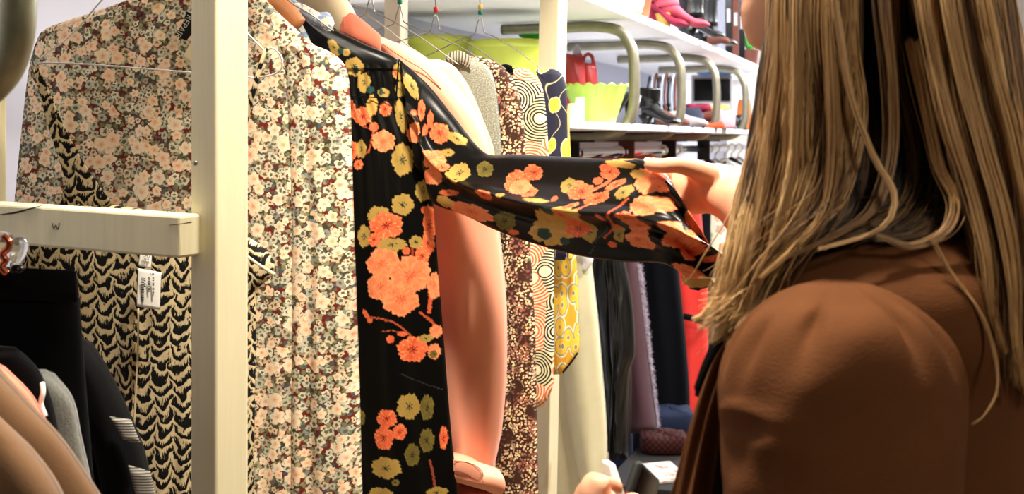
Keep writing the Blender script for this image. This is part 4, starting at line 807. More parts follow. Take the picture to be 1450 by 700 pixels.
o_ = hang('body', [(228,868,884),(260,862,898),(380,868,905),(440,872,911),(500,876,917),(560,880,924),(604,884,930),(614,886,928)], 3.95, 'fuzzy_knit', g, ang=25, th=.08, nu=40, nv=100, fold=folds(65, [1.2], .01))
fz = []
for k in range(700):
    v = rng.random(); y_ = 375+v*235; x_ = np.interp(y_, [375,440,500,560,610], [904,911,917,924,929])+rng.normal(0, .6); b_ = P(x_-1.5, y_, 3.93); fz.append(tube([b_, b_+[.006+.008*rng.random(), -.004, rng.normal(0, .004)], b_+[.010+.012*rng.random(), -.01, rng.normal(-.003, .008)]], [.0006, .0005, .0002], 3, caps=False))
mk('lit_edge_fuzz', *merge(fz), 'lit_edge_fuzz', g, kind='stuff')
g = thing('charcoal_coat', 'near black wool coat between the mauve sweater and red dress', 'coat', P(940, 640, 4.2))
hang('body', [(228,895,920),(250,888,950),(360,888,958),(400,888,962),(480,890,970),(560,892,976),(588,894,974),(600,896,964)], 4.2, 'charcoal_wool', g, ang=25, th=.10, nu=50, nv=90, fold=folds(66, [2, 3], .014))
g = thing('red_dress', 'bright red dress behind the charcoal coat', 'dress', P(985, 640, 4.5))
hang('body', [(228,930,965),(260,925,985),(330,930,995),(400,935,1002),(470,938,1003),(560,940,1000),(660,942,1000)], 4.55, 'red_cloth', g, ang=25, th=.10, nu=40, nv=60, fold=folds(67, [2], .012))
mk('belt', *tube([P(968,448,4.42),P(985,452,4.42),P(1000,458,4.44)], .012, 10, n=10), 'charcoal_wool', g)
g = thing('pale_print_dress', 'cream dress with a pale floral print behind the raised hand', 'dress', P(1040, 640, 5.4))
hang('body', [(232,985,1020),(250,980,1060),(330,985,1090),(420,990,1100),(560,995,1110),(760,1000,1120)], 5.4, 'pale_print_cloth', g, ang=15, th=.10, nu=50, nv=60, fold=folds(68, [2, 3.5], .02))
g = thing('charcoal_jacket', 'thin dark jacket showing right of the raised sleeve cuff', 'jacket', P(1000, 600, 5.0))
hang('body', [(232,960,985),(250,955,1006),(320,955,1006),(420,958,1008),(640,960,1010)], 5.0, 'charcoal_wool', g, ang=20, th=.08, nu=30, nv=50, fold=folds(69, [2], .012))
g = thing('blue_jeans', 'blue jeans hanging below the mauve sweater hem', 'jeans', P(895, 760, 4.05))
for x0, x1, dd_ in ((862, 896, 4.06), (880, 911, 4.16)): hang('trouser_leg', [(560,x0,x1-2),(620,x0,x1),(700,x0+1,x1+1),(745,x0+2,x1)], dd_, 'denim', g, ang=10, th=.07, nu=24, nv=40)
# red tops seen just below the rail above the sleeve
for k, (px, Y, mt, lb) in enumerate([(868, 4.45, 'red_cloth', 'red shoulder of a top under the rail left of the dark red bracket'), (905, 4.75, 'salmon_cloth', 'salmon shoulder of a top under the rail above the thumb')]):
    g = thing('hanging_top', lb, 'blouse', P(px, 340, Y)); hang('body', [(219,px-14,px+14),(222,px-28,px+26),(232,px-36,px+32),(300,px-38,px+34),(345,px-38,px+34)], Y, mt, g, ang=5, th=.05, nu=24, nv=30)
# clear and dark clip hangers along the rail
for k, px in enumerate((1003, 1013, 1026, 1036, 1046)):
    Y = (E0[1]*UD[0]/UD[1]-E0[0]+VD[0]*.2)/(UD[0]/UD[1]-(px-CX)/F); Y = min(max(Y, 4.2), 6.6); b_ = np.array([(px-CX)*Y/F, Y, EYE-.043])
    t = thing('clip_hanger', ['first', 'second', 'third', 'fourth', 'fifth'][k]+' shiny hanger from the left under the rail end, above the wrist', 'hanger', b_-[0, 0, .06], 'clip hangers at the rail end')
    mk('hook', *tube([b_+[0, 0, -.06], b_+[.0, 0, -.03], b_+[.018, 0, -.012], b_+[.02, 0, .008], b_+[0, 0, .021], b_+[-.02, 0, .004]], .003, 8, n=26), 'chrome', t)
    mk('hanger_body', *tube([b_+[-.05, .03, -.09], b_+[-.02, .01, -.072], b_+[0, 0, -.06], b_+[.02, -.01, -.072], b_+[.05, -.03, -.09]], [.006, .009, .011, .009, .006], 10, n=20), ['dark_steel', 'chrome', 'white_plastic'][k % 3], t)

# low bench with folded things
t = thing('low_bench', 'low dark bench under the hanging clothes, beside the jacket front', 'bench', (.55, 3.88, 0))
mk('bench_top', *box((.56, 3.88, .40), UD, VD, ZD, .47, .15, .02), 'dark_steel', t, smooth=False)
for a_, b_ in ((-1, -1), (-1, 1), (1, -1), (1, 1)): mk('leg', *box(np.array([.56, 3.88, .19])+UD*.42*a_+VD*.12*b_, UD, VD, ZD, .02, .02, .19), 'dark_steel', t, smooth=False)
folded('folded_jeans', 'folded dark jeans with a pale patch on the bench', 948, 4.08, .421, .16, .17, .085, 'patch_denim', group=None)
folded('folded_shirt', 'folded dark red plaid shirt on the bench', 940, 3.86, .421, .15, .14, .055, 'plaid_cloth')
t = thing('magazine', 'glossy magazine with a pale cover lying on the bench', 'magazine', (.445, 3.56, .421)); mk('cover', *box((.445, 3.56, .433), (.9,.3,0), (-.3,.9,.12), (0,-.12,.9), .06, .07, .003), 'magazine_cover', t, smooth=False); mk('pages', *box((.445, 3.56, .427), (.9,.3,0), (-.3,.9,.12), (0,-.12,.9), .058, .068, .003), 'paper', t, smooth=False)

# ------------------------------------------------------------------ the person
FD = unit([-.85, .53, 0]); LD = np.array([-.53, -.85, 0])
NK = np.array([.350, 1.085, 0])
per = thing('person', 'person with long blond hair and rust brown jacket holding out a dress sleeve', 'person', (NK[0], NK[1], 0))
def rings(rows, ctr, seg=64, fn=None, pw=2.3):
    """body rings: z, half width, front depth, back depth, shift to the front"""
    an = np.linspace(0, 2*PI, seg, endpoint=False); V = []
    q = crv(np.array(rows, float), len(rows)*7)
    for i, (z, w, df, db, sh_) in enumerate(q):
        ca, sa = np.cos(an), np.sin(an)
        x = w*np.sign(ca)*np.abs(ca)**(2/pw); y_ = np.where(sa > 0, df, db)*np.sign(sa)*np.abs(sa)**(2/pw)
        if fn is not None: k = 1+fn(an, z); x = x*k; y_ = y_*k
        V.append(ctr+np.outer(x, LD)+np.outer(y_+sh_, FD)+np.outer(np.full(seg, z), ZD))
    V = np.vstack(V); n = len(q)
    return V, grid_faces(n, seg, wrap_c=True)+[list(range(seg)), [n*seg-seg+i for i in range(seg)][::-1]]
def finger(pts, r): return tube(pts, r, 12, n=16)
HC = np.array([.306, 1.095, EYE+.188]);  HF = unit([-.93, .36, -.05]); HL = unit(np.cross(ZD, HF)); HU = np.cross(HF, HL)
# head
seg, rg = 64, 48; V = []
for i in range(rg):
    t = PI*(i+.5)/rg; 
    for j in range(seg):
        a = 2*PI*j/seg; x = math.sin(t)*math.cos(a); y_ = math.sin(t)*math.sin(a); z = math.cos(t)      # x front, y side, z up
        jaw = max(0, -z); wx = .098*(1-.05*jaw); wy = .076*(1-.30*jaw**1.5); fz_ = z*(.118 if z > 0 else .122)
        X = x*wx; Y_ = y_*wy
        if x > 0: X *= 1-.10*abs(z)**2
        if x < 0 and z < -.3: X *= 1-.45*(-z-.3)
        g_ = lambda cy, cz, sy, sz: math.exp(-((Y_-cy)/sy)**2-((fz_-cz)/sz)**2)
        if x > 0:
            X += .022*g_(0, -.028, .010, .016)+.010*g_(0, .0, .008, .03)-.010*(g_(.032, .008, .016, .011)+g_(-.032, .008, .016, .011))+.006*(g_(0, -.062, .020, .007)+g_(0, -.074, .018, .006))-.003*g_(0, -.068, .022, .003)+.024*g_(0, -.098, .026, .018)+.009*g_(0, -.068, .040, .030)+.012*g_(0, -.085, .05, .03)+.004*g_(0, .03, .05, .012)
        V.append(HC+HF*X+HL*Y_+HU*fz_)
Hm = (np.array(V), grid_faces(rg, seg, wrap_c=True)+[list(range(seg)), [rg*seg-seg+i for i in range(seg)][::-1]])
parts = [Hm]
parts.append(tube([NK+[.0, 0, 1.30], NK+[-.004, .004, 1.42], HC+HF*.0-HU*.06], [.062, .052, .052], 32, n=14))
parts.append(rings([(.86,.15,.09,.10,0),(.98,.14,.085,.095,0),(1.12,.135,.09,.09,0),(1.24,.15,.10,.095,0),(1.30,.145,.08,.085,0),(1.335,.11,.055,.065,0),(1.37,.055,.045,.05,0)], NK, 48))
for sgn in (1, -1):
    ec = HC+HL*.074*sgn-HF*.005-HU*.012
    parts.append(ell(ec, HL*.010*sgn, HF*.018, HU*.032, 16, 10))
# raised right arm: shoulder, elbow, wrist
SHR = NK-LD*.155+[0, 0, 1.285]; ELR = np.array([.435, 1.36, 1.10]); WRR = P(1046, 286, 1.445)
parts.append(tube([SHR, SHR*.5+ELR*.5, ELR, ELR*.45+WRR*.55, WRR, P(1018, 276, 1.462), P(996, 270, 1.468)], [.05, .043, .038, .037, .0315, .0265, .018], 24, n=30))
def Q(x, y, d): return P(x, y, d)
parts.append(ell(Q(990, 268, 1.470), Q(1028,272,1.470)-Q(990,268,1.470), Q(990,230,1.475)-Q(990,265,1.470), np.array([0, .015, 0]), 24, 14))
parts.append(ell(Q(1016, 274, 1.462), Q(1050,280,1.462)-Q(1016,274,1.462), Q(1016,241,1.462)-Q(1016,274,1.462), np.array([0, .021, 0]), 24, 14))
parts.append(ell(Q(974, 266, 1.476), Q(1000,268,1.476)-Q(974,266,1.476), Q(974,238,1.476)-Q(974,266,1.476), np.array([0, .013, 0]), 24, 14))
parts.append(ell(Q(996, 250, 1.458), Q(1022,262,1.458)-Q(996,250,1.458), (Q(992,228,1.458)-Q(996,250,1.458))*.8, np.array([0, .016, 0]), 20, 12))       # ball of the thumb
parts.append(ell(Q(982, 288, 1.468), Q(1016,290,1.468)-Q(982,288,1.468), (Q(982,270,1.468)-Q(982,288,1.468))*.9, np.array([0, .016, 0]), 20, 12))
parts.append(finger([Q(1010,250,1.455), Q(985,240,1.445), Q(960,234,1.436), Q(938,235,1.428), Q(920,233,1.432), Q(914,231,1.436)], [.015, .0125, .0105, .0095, .0088, .0055]))
for k, (y0, dx, dl) in enumerate([(248, 0, 0), (265, 3, .002), (281, 2, .004), (295, -6, .004)]):     # index, middle, ring, little: curled behind the cloth
    parts.append(finger([Q(975, y0+2, 1.478+dl), Q(952-dx, y0-2, 1.492+dl), Q(932-dx, y0-4, 1.505+dl), Q(915-dx+2*k, y0-7, 1.500+dl), Q(909-dx+3*k, y0-8, 1.490+dl)], [.0105, .0095, .0088, .0080, .0055][:5] if k < 3 else [.0095, .0083, .0075, .0068, .0045]))
# lowered left arm, hand round the phone
SHL = NK+LD*.165+[0, 0, 1.27]; ELL = np.array([.262, .885, 1.03]); WRL = P(905, 775, 1.00)
parts.append(tube([SHL, SHL*.5+ELL*.5, ELL, ELL*.5+WRL*.5, WRL, P(885, 760, 1.01)], [.048, .043, .037, .035, .026, .025], 24, n=30))
parts.append(ell(P(858, 722, 1.02), P(898,742,1.02)-P(858,722,1.02), (P(850,682,1.02)-P(858,722,1.02))*.95, np.array([0, .018, 0]), 24, 14))
for k, (x0, y0) in enumerate([(842, 690), (832, 704), (824, 720), (818, 736)]):
    parts.append(finger([P(x0+18, y0+6, 1.015), P(x0, y0-3, 1.02), P(x0+2, y0-5, 1.045), P(x0+22, y0-2, 1.065), P(x0+38, y0+4, 1.07)], [.0115, .0105, .0095, .0085, .006]))
parts.append(finger([P(882, 745, 1.0), P(892, 722, .995), P(896, 712, 1.0), P(898, 704, 1.005)], [.014, .012, .010, .007]))
bv, bf = merge(parts)
body = mk('body', bv, bf, 'skin', per)
md = body.modifiers.new('r', 'REMESH'); md.mode = 'VOXEL'; md.voxel_size = .0026; md.use_smooth_shade = True
md = body.modifiers.new('s', 'SMOOTH'); md.factor = .5; md.iterations = 9
dg = bpy.context.evaluated_depsgraph_get(); nm = bpy.data.meshes.new_from_object(body.evaluated_get(dg)); body.modifiers.clear(); body.data = nm
nm.materials.clear(); nm.materials.append(MATS['skin'])
for sgn in (1, -1):
    ep = HC+HL*.032*sgn+HU*.008+HF*.069
    e_ = mk('eye', *ell(ep, HL*.0115, HF*.0115, HU*.0115, 20, 14), 'eye_white', per); mk('iris', *ell(ep+HF*.0085, HL*.0055, HF*.0035, HU*.0055, 16, 8), 'iris', e_)
    mk('eyebrow', *tube([HC+HL*(.016*sgn)+HU*.026+HF*.086, HC+HL*(.034*sgn)+HU*.031+HF*.078, HC+HL*(.050*sgn)+HU*.026+HF*.064], [.0022, .0026, .001], 8, n=12), 'hair_base', per)
mk('lips', *merge([tube([HC+HL*(-.020)-HU*.066+HF*.083, HC-HU*.063+HF*.0985, HC+HL*.020-HU*.066+HF*.083], [.001, .0032, .001], 10, n=14), tube([HC+HL*(-.019)-HU*.069+HF*.083, HC-HU*.073+HF*.0965, HC+HL*.019-HU*.069+HF*.083], [.001, .0038, .001], 10, n=14)]), 'lip', per)
mk('thumbnail', *ell(Q(919, 228, 1.430), np.array([.0065,0,-.001]), np.array([0,.003,.004]), np.array([0,-.001,.0015]), 14, 8), 'nail', per)

# jacket
def jn(an, z): return .012*np.sin(5*an+9*z)+.010*np.sin(9*an-14*z+1)*np.clip((1.33-z)*5, 0, 1)
jk = mk('jacket', *rings([(.72,.20,.19,.15,0),(.85,.195,.185,.14,0),(1.0,.178,.175,.12,0),(1.12,.17,.165,.118,0),(1.22,.172,.15,.125,0),(1.265,.198,.12,.130,0),(1.300,.196,.122,.126,0),(1.324,.172,.110,.114,0),(1.345,.130,.092,.096,0),(1.360,.088,.062,.076,-.006),(1.385,.060,.055,.066,-.004)], NK, 96, jn), 'jacket_suede', per)
BASE[jk.name] = BASE[per.name]
# near sleeve with gathered puff head
path = crv(np.array([[.243,.905,1.315],[.243,.902,1.29],[.242,.893,1.25],[.240,.880,1.17],[.240,.872,1.09],[.243,.873,1.01],[.232,.895,.975],[.20,.94,1.0],[.16,.98,1.06]]), 110)
tq = np.linspace(0, 1, 110); rad = np.where(tq < .17, .088*np.sqrt(np.clip(1-(1-np.clip(tq, .0008, 1)/.17)**2, 0, 1)), np.interp(tq, [.17, .40, .55, .70, .85, 1], [.088, .082, .074, .064, .054, .048]))
T = unit(np.gradient(path, axis=0)); segn = 160; an = np.linspace(0, 2*PI, segn, endpoint=False); nrm = unit(np.cross(T[0], [0, 1, 0])); V = []
for i in range(110):
    nrm = unit(nrm-T[i]*np.dot(nrm, T[i])); b_ = np.cross(T[i], nrm); v = i/109
    dent = sum(a_*np.exp(-((((an-c_-t_*v+PI) % (2*PI))-PI)/w_)**2)*np.exp(-((v-v_)/l_)**2) for a_, c_, t_, w_, v_, l_ in ((1,1.92,1.5,.09,.075,.040),(1.1,1.22,-1.,.08,.07,.045),(.6,.80,-1.5,.10,.09,.05),(.6,2.5,1.2,.10,.10,.04),(.8,3.1,0,.1,.08,.05),(1,4.0,0,.10,.08,.05),(1,5.0,0,.1,.08,.06),(.8,5.9,0,.10,.09,.05)))
    g2 = np.clip((v-.03)*14, 0, 1)
    k = 1-.16*dent+g2*(.055*np.exp(-((an-(1.50+4.6*(v-.05)))/.26)**2)-.075*np.exp(-((an-(1.05+2.0*v))/.36)**2)*np.clip((v-.09)*12, 0, 1)+.045*np.exp(-((an-.50+v)/.16)**2)-.03*np.exp(-((an-.22)/.12)**2))
    k = k+.045*np.exp(-((v-.205-.01*np.sin(4*an))/.009)**2)*np.exp(-((an-2.75)/.35)**2)-.05*np.exp(-((v-.222)/.012)**2)*np.exp(-((an-2.7)/.4)**2)+.02*np.sin(60*v+3*an)*np.clip((v-.12)*8, 0, 1)*np.exp(-((an-2.6)/.5)**2)+.03*np.sin(40*v+2*an)*np.clip((v-.3)*5, 0, 1)
    V.append(path[i]+(rad[i]*k)[:,None]*(np.cos(an)[:,None]*nrm+np.sin(an)[:,None]*b_))
sv = np.vstack(V)
mk('sleeve', sv, grid_faces(110, segn, wrap_c=True)+[list(range(segn)), [110*segn-segn+i for i in range(segn)][::-1]], 'jacket_suede', jk)
# far sleeve on the raised arm
mk('sleeve', *tube([SHR+[0, 0, .02], SHR*.5+ELR*.5, ELR+[0, 0, -.005], ELR*.55+WRR*.45, ELR*.32+WRR*.68], [.08, .068, .062, .056, .050], 32, n=30), 'jacket_suede', jk)
# armhole seam, open front and lapel
loft('front_panel', [(1180,352,.985),(1108,408,.965),(1058,452,.955),(1022,494,.955),(998,545,.96),(976,610,.965),(956,680,.97),(925,790,.975)], [(1200,362,.975),(1135,430,.955),(1090,470,.945),(1062,520,.94),(1048,575,.94),(1034,640,.945),(1024,700,.95),(1010,790,.955)],
     'jacket_suede', jk, th=.022, nu=50, nv=120, fold=lambda u, v: .005*np.sin(2*PI*1.6*u+2*v+1)*np.clip(v*2, 0, 1)+.003*np.sin(2*PI*3*u-3*v))
loft('lining_edge', [(1130,378,.985),(1070,430,.975),(1030,462,.97),(1004,500,.97),(984,560,.975)], [(1140,384,.975),(1082,440,.965),(1042,474,.96),(1016,512,.96),(994,565,.965)], 'jacket_lining', jk, th=.012, nu=14, nv=60)
loft('dark_top', [(1186,358,.962),(1112,424,.946),(1064,470,.935),(1036,532,.93),(1022,606,.932),(1008,700,.94),(994,800,.95)], [(1200,372,.955),(1136,440,.945),(1096,490,.935),(1064,560,.93),(1052,620,.932),(1042,700,.94),(1036,800,.95)], 'jacket_lining', per, th=.010, nu=16, nv=70)
# trousers and shoes
for sgn in (1, -1):
    hp = NK+LD*.085*sgn
    o_ = mk('trouser_leg', *tube([hp+[0, 0, .84], hp+[0, 0, .60], hp+FD*.01+[0, 0, .45], hp-FD*.01+[0, 0, .25], hp-FD*.01+[0, 0, .07]], [.095, .082, .062, .056, .052], 28, n=30), 'trousers_cloth', per)
    f0 = hp-FD*.04; V = []; an = np.linspace(0, 2*PI, 24, endpoint=False)
    for x, zh, w_ in crv(np.array([(-.03,.05,.022),(.0,.075,.034),(.06,.08,.036),(.11,.06,.040),(.17,.045,.043),(.21,.035,.034),(.225,.02,.012)]), 20):
        V.append(f0+FD*x+np.outer(np.cos(an)*w_, LD)+np.outer(zh/2+np.sin(an)*zh/2, ZD))
    mk('shoe', np.vstack(V), grid_faces(20, 24, wrap_c=True)+[list(range(24)), [19*24+i for i in range(24)][::-1]], 'shoe_leather', per)

# phone and papers in the lowered hand
t = thing('smartphone', 'black smartphone held low in front of the jacket', 'phone', P(905, 730, 1.07))
l_ = unit([-.35, -.35, -.87]); s_ = np.array([.3, .75, -.45]); s_ = unit(s_-l_*np.dot(s_, l_)); n_ = np.cross(l_, s_); n_ = n_ if n_[0] > 0 else -n_
cor = P(903, 655, 1.085); cc = cor+l_*.072+s_*.035
mk('case', *box(cc, s_, l_, n_, .0365, .074, .0052, .0045), 'phone_case', t)
mk('screen', *box(cc+n_*.0050, s_, l_, n_, .0325, .070, .0008, .0007), 'phone_screen', t)
mk('side_button', *box(cc-s_*.0367-l_*.040, s_, l_, n_, .0006, .004, .0010), 'red_bead', t)
t = thing('paper_slips', 'small sheaf of white paper slips held beside the phone', 'paper', P(870, 720, 1.05))
for k in range(4):
    o2 = k*2.6
    loft('paper_slip', [(853+o2,652+k*1.2,1.055+.002*k),(858+o2,690,1.05+.002*k),(862+o2,740,1.045+.002*k)], [(863+o2,652+k*2,1.075+.002*k),(874+o2,690,1.065+.002*k),(888+o2,740,1.055+.002*k)], 'paper', t, th=.0008, nu=8, nv=20)

# hair ---------------------------------------------------------------
GL = [  # guides from crown to tip: px, py, metres away
 [(1200,-330,1.10),(1120,-240,1.09),(1098,-60,1.07),(1092,60,1.05),(1082,160,1.03),(1060,260,1.01),(1042,350,.985),(1020,410,.975),(1000,445,.975)],
 [(1205,-335,1.08),(1128,-240,1.04),(1108,-60,1.00),(1104,60,.985),(1098,160,.975),(1084,260,.965),(1066,345,.955),(1048,410,.95),(1040,450,.955)],
 [(1215,-340,1.07),(1150,-240,1.01),(1130,-60,.965),(1128,60,.955),(1128,160,.95),(1124,260,.945),(1106,340,.94),(1074,400,.94),(1060,440,.945)],
 [(1230,-342,1.06),(1185,-240,1.00),(1170,-60,.955),(1168,60,.945),(1170,160,.942),(1166,245,.938),(1144,310,.932),(1098,365,.932),(1068,420,.94)],
 [(1240,-344,1.05),(1215,-240,.99),(1205,-60,.955),(1206,60,.95),(1208,150,.95),(1204,230,.945),(1186,290,.938),(1140,332,.93),(1084,385,.935)],
 [(1255,-345,1.06),(1245,-240,1.00),(1240,-60,.975),(1245,60,.972),(1252,150,.972),(1256,230,.968),(1240,290,.955),(1190,330,.94),(1120,358,.935)],
 [(1270,-345,1.06),(1275,-240,1.00),(1276,-60,.98),(1288,60,.982),(1304,150,.985),(1316,230,.982),(1312,284,.965),(1270,318,.945),(1200,340,.935)],
 [(1285,-344,1.06),(1300,-240,1.00),(1306,-60,.975),(1320,60,.975),(1336,150,.975),(1348,230,.968),(1350,290,.955),(1326,332,.94),(1262,342,.935)]]
GR = [
 [(1270,-345,1.05),(1295,-240,.98),(1305,-60,.95),(1320,40,.94),(1340,150,.935),(1362,250,.93),(1384,340,.925),(1398,430,.92),(1410,500,.925)],
 [(1285,-344,1.05),(1325,-240,.98),(1345,-60,.945),(1362,40,.935),(1382,150,.93),(1404,250,.925),(1426,350,.92),(1434,440,.92),(1440,540,.925)],
 [(1300,-340,1.06),(1355,-230,1.0),(1385,-60,.955),(1402,40,.945),(1420,150,.94),(1442,250,.935),(1458,350,.93),(1462,440,.93),(1466,560,.935)],
 [(1310,-335,1.08),(1375,-220,1.03),(1412,-60,.995),(1428,40,.985),(1446,150,.975),(1466,250,.965),(1484,350,.96),(1490,440,.955),(1492,570,.96)],
 [(1312,-330,1.12),(1385,-210,1.09),(1424,-60,1.06),(1440,40,1.04),(1460,150,1.03),(1484,250,1.02),(1502,350,1.01),(1508,440,1.0),(1510,570,1.0)]]
GB = [  # far side and back layer
 [(1200,-330,1.12),(1140,-230,1.16),(1114,-60,1.16),(1106,60,1.14),(1096,160,1.12),(1080,260,1.10),(1062,350,1.06),(1040,420,1.04),(1020,450,1.03)],
 [(1240,-340,1.12),(1200,-230,1.20),(1190,-60,1.20),(1190,60,1.17),(1190,160,1.14),(1186,240,1.10),(1170,300,1.06),(1150,340,1.03),(1120,370,1.01)],
 [(1280,-340,1.12),(1300,-230,1.20),(1310,-60,1.20),(1320,60,1.16),(1330,160,1.12),(1340,240,1.08),(1350,300,1.04),(1372,350,1.0),(1396,400,.98)],
 [(1310,-330,1.12),(1380,-220,1.14),(1415,-60,1.13),(1428,40,1.10),(1448,150,1.07),(1470,250,1.05),(1486,350,1.03),(1496,440,1.01),(1500,540,1.0)]]
def guide_eval(G, s, M, L=None):
    G = np.array([[P(*p) for p in g] for g in G])                    # guides in metres
    k = G.shape[0]; x = s*(k-1); i = np.clip(np.floor(x).astype(int), 0, k-2); f = (x-i)[:,None,None]; f = f
    pts = G[i]*(1-f)+G[i+1]*f                                         # n, 9, 3
    n = len(s); L_ = np.ones(n) if L is None else L; tt = np.linspace(0, 8, M)[None,:]*L_[:,None]; j = np.clip(np.floor(tt).astype(int), 0, 7); q = (tt-j)[...,None]; ii = np.arange(n)[:,None]
    pad = np.concatenate([2*pts[:,:1]-pts[:,1:2], pts, 2*pts[:,-1:]-pts[:,-2:-1]], 1)
    p0, p1, p2, p3 = pad[ii,j], pad[ii,j+1], pad[ii,j+2], pad[ii,j+3]
    return .5*((2*p1)+(-p0+p2)*q+(2*p0-5*p1+4*p2-p3)*q**2+(-p0+3*p1-3*p2+p3)*q**3)
HD, HM, HL2, HB = [np.array(S2L(c)) for c in ((52,37,24), (128,93,56), (186,144,92), (230,192,134))]
RECESS_SHADE = ([0, .35, .55, .72, .9, 1], [0, .0, .14, .18, .16, .05])  # shade of the recessed middle hair, painted as a darker strand tone
def strands(G, n, locks, seed, layer, M=46, dark=False, lighten=0.0, srange=(0, 1), r0=.00055, rootcut=0):
    r = np.random.default_rng(seed)
    ls = r.uniform(srange[0], srange[1], locks); ltone = r.random(locks); lph = r.uniform(0, 6.28, (locks, 3)); llen = r.uniform(-.03, 0, locks); ldep = r.uniform(0, layer, locks)
    li = r.integers(0, locks, n); wl = (srange[1]-srange[0])/locks*1.5
    off = r.normal(0, 1, n)
    s = np.clip(ls[li]+off*wl, srange[0], srange[1])
    Lf = np.clip(1.02-.10*r.random(locks)[li]-.08*r.random(n)**2, .8, 1.03); p = guide_eval(G, s, M, Lf); sc = guide_eval(G, np.clip(ls[li], 0, 1), M, Lf)
    v = np.linspace(0, 1, M)[None,:,None]
    cl = .25+.6*v*np.clip(1.15-v, 0, 1); p = p*(1-cl)+sc*cl+.0
    dep = ldep[li]*.6+r.uniform(0, layer*.5, n)
    p = p+np.array([0, 1, 0])*(dep[:,None,None]*np.clip(v*3, .2, 1))+r.normal(0, .0012, (n, 1, 3))
    wv = .0035*np.sin(v[...,0]*9+lph[li][:,0:1])+.0018*np.sin(v[...,0]*19+lph[li][:,1:2])+.0008*np.sin(v[...,0]*31+r.uniform(0, 6.28, (n, 1)))
    wv = wv*np.clip(v[...,0]*2, 0, 1); p[...,0] += wv; p[...,1] += wv*.6
    fly = r.random(n) < .04; p[fly] += (np.clip(v[...,0]-.4, 0, 1)**1.5)[...,None]*r.normal(0, .028, (fly.sum(), 1, 3))
    tone = np.clip(ltone[li]*.9+r.normal(0, .10, n), 0, 1.2)+lighten-(np.interp(s, RECESS_SHADE[0], RECESS_SHADE[1]) if dark else 0)
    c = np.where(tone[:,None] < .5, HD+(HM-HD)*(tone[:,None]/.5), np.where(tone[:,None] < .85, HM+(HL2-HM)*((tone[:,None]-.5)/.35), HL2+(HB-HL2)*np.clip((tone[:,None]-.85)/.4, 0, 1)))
    tp = np.clip((v[0,:,0]-.8)/.2, 0, 1); c = c[:,None,:]*(1-.2*tp[None,:,None])+(HL2*.5+HB*.5)*.2*tp[None,:,None]
    rr = r0*r.uniform(.7, 1.3, n)[:,None]*np.interp(v[0,:,0], [0, .85, 1], [1, 1, .35])[None,:]
    T = unit(np.gradient(p, axis=1)); s1 = unit(np.cross(T, [0, 1, 0])); s2 = np.cross(T, s1)
    tri = []
    for a in (0, 2*PI/3, 4*PI/3): tri.append(p+rr[...,None]*(math.cos(a)*s1+math.sin(a)*s2))
    V = np.stack(tri, 2).reshape(-1, 3)                               # n, M, 3 verts
    base = (np.arange(n)*M*3)[:,None,None]; row = (np.arange(M-1)*3)[None,:,None]; cc = np.arange(3)[None,None,:]
    a0 = base+row+cc; b0 = base+row+(cc+1) % 3
    Fc = np.stack([a0, b0, b0+3, a0+3], -1).reshape(-1, 4)
    return V, Fc, np.repeat(c, 3, axis=1).reshape(-1, 3)
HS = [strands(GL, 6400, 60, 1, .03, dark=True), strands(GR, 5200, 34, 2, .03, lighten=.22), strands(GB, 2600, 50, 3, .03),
      strands(GL, 900, 12, 4, .01, lighten=.12, srange=(0, .60)), strands(GR, 800, 18, 5, .01, lighten=.18), strands(GL, 500, 12, 8, .02, lighten=.35, srange=(0, .22))]
def lock(pts, n, w, tone, seed, r0=.0005):
    r = np.random.default_rng(seed)
    if pts[0][1] < 0: x_ = pts[0][0]; pts = [(1195+(x_-1080)*.34, -338, 1.06), ((1195+(x_-1080)*.34)*.3+x_*.7, -235, pts[0][2]+.045)]+pts
    q = crv(np.array([P(*p) for p in pts]), 50); V = []; Fc = []; Cc = []; nb = 0; v = np.linspace(0, 1, 50)
    for _ in range(n):
        o = r.normal(0, w, 3)*[1, .5, .6]; t_ = q+o*(np.interp(v, [0, .3, .8, 1], [1.2, 1, .8, .3]))[:,None]+(r.normal(0, .0008)*np.sin(v*12+r.uniform(0, 6)))[:,None]
        a_, f_ = tube(t_, r0*r.uniform(.7, 1.2)*np.interp(v, [0, .1, .85, 1], [.5, 1, 1, .3]), 3, caps=False); V.append(a_); Fc += [[i+nb for i in g] for g in f_]; nb += len(a_)
        c = tone+r.normal(0, .12); c = HM+(HL2-HM)*np.clip(c*2, 0, 1) if c < .5 else HL2+(HB-HL2)*np.clip(c*2-1, 0, 1); Cc.append(np.tile(c, (len(a_), 1)))
    return np.vstack(V), Fc, np.vstack(Cc)
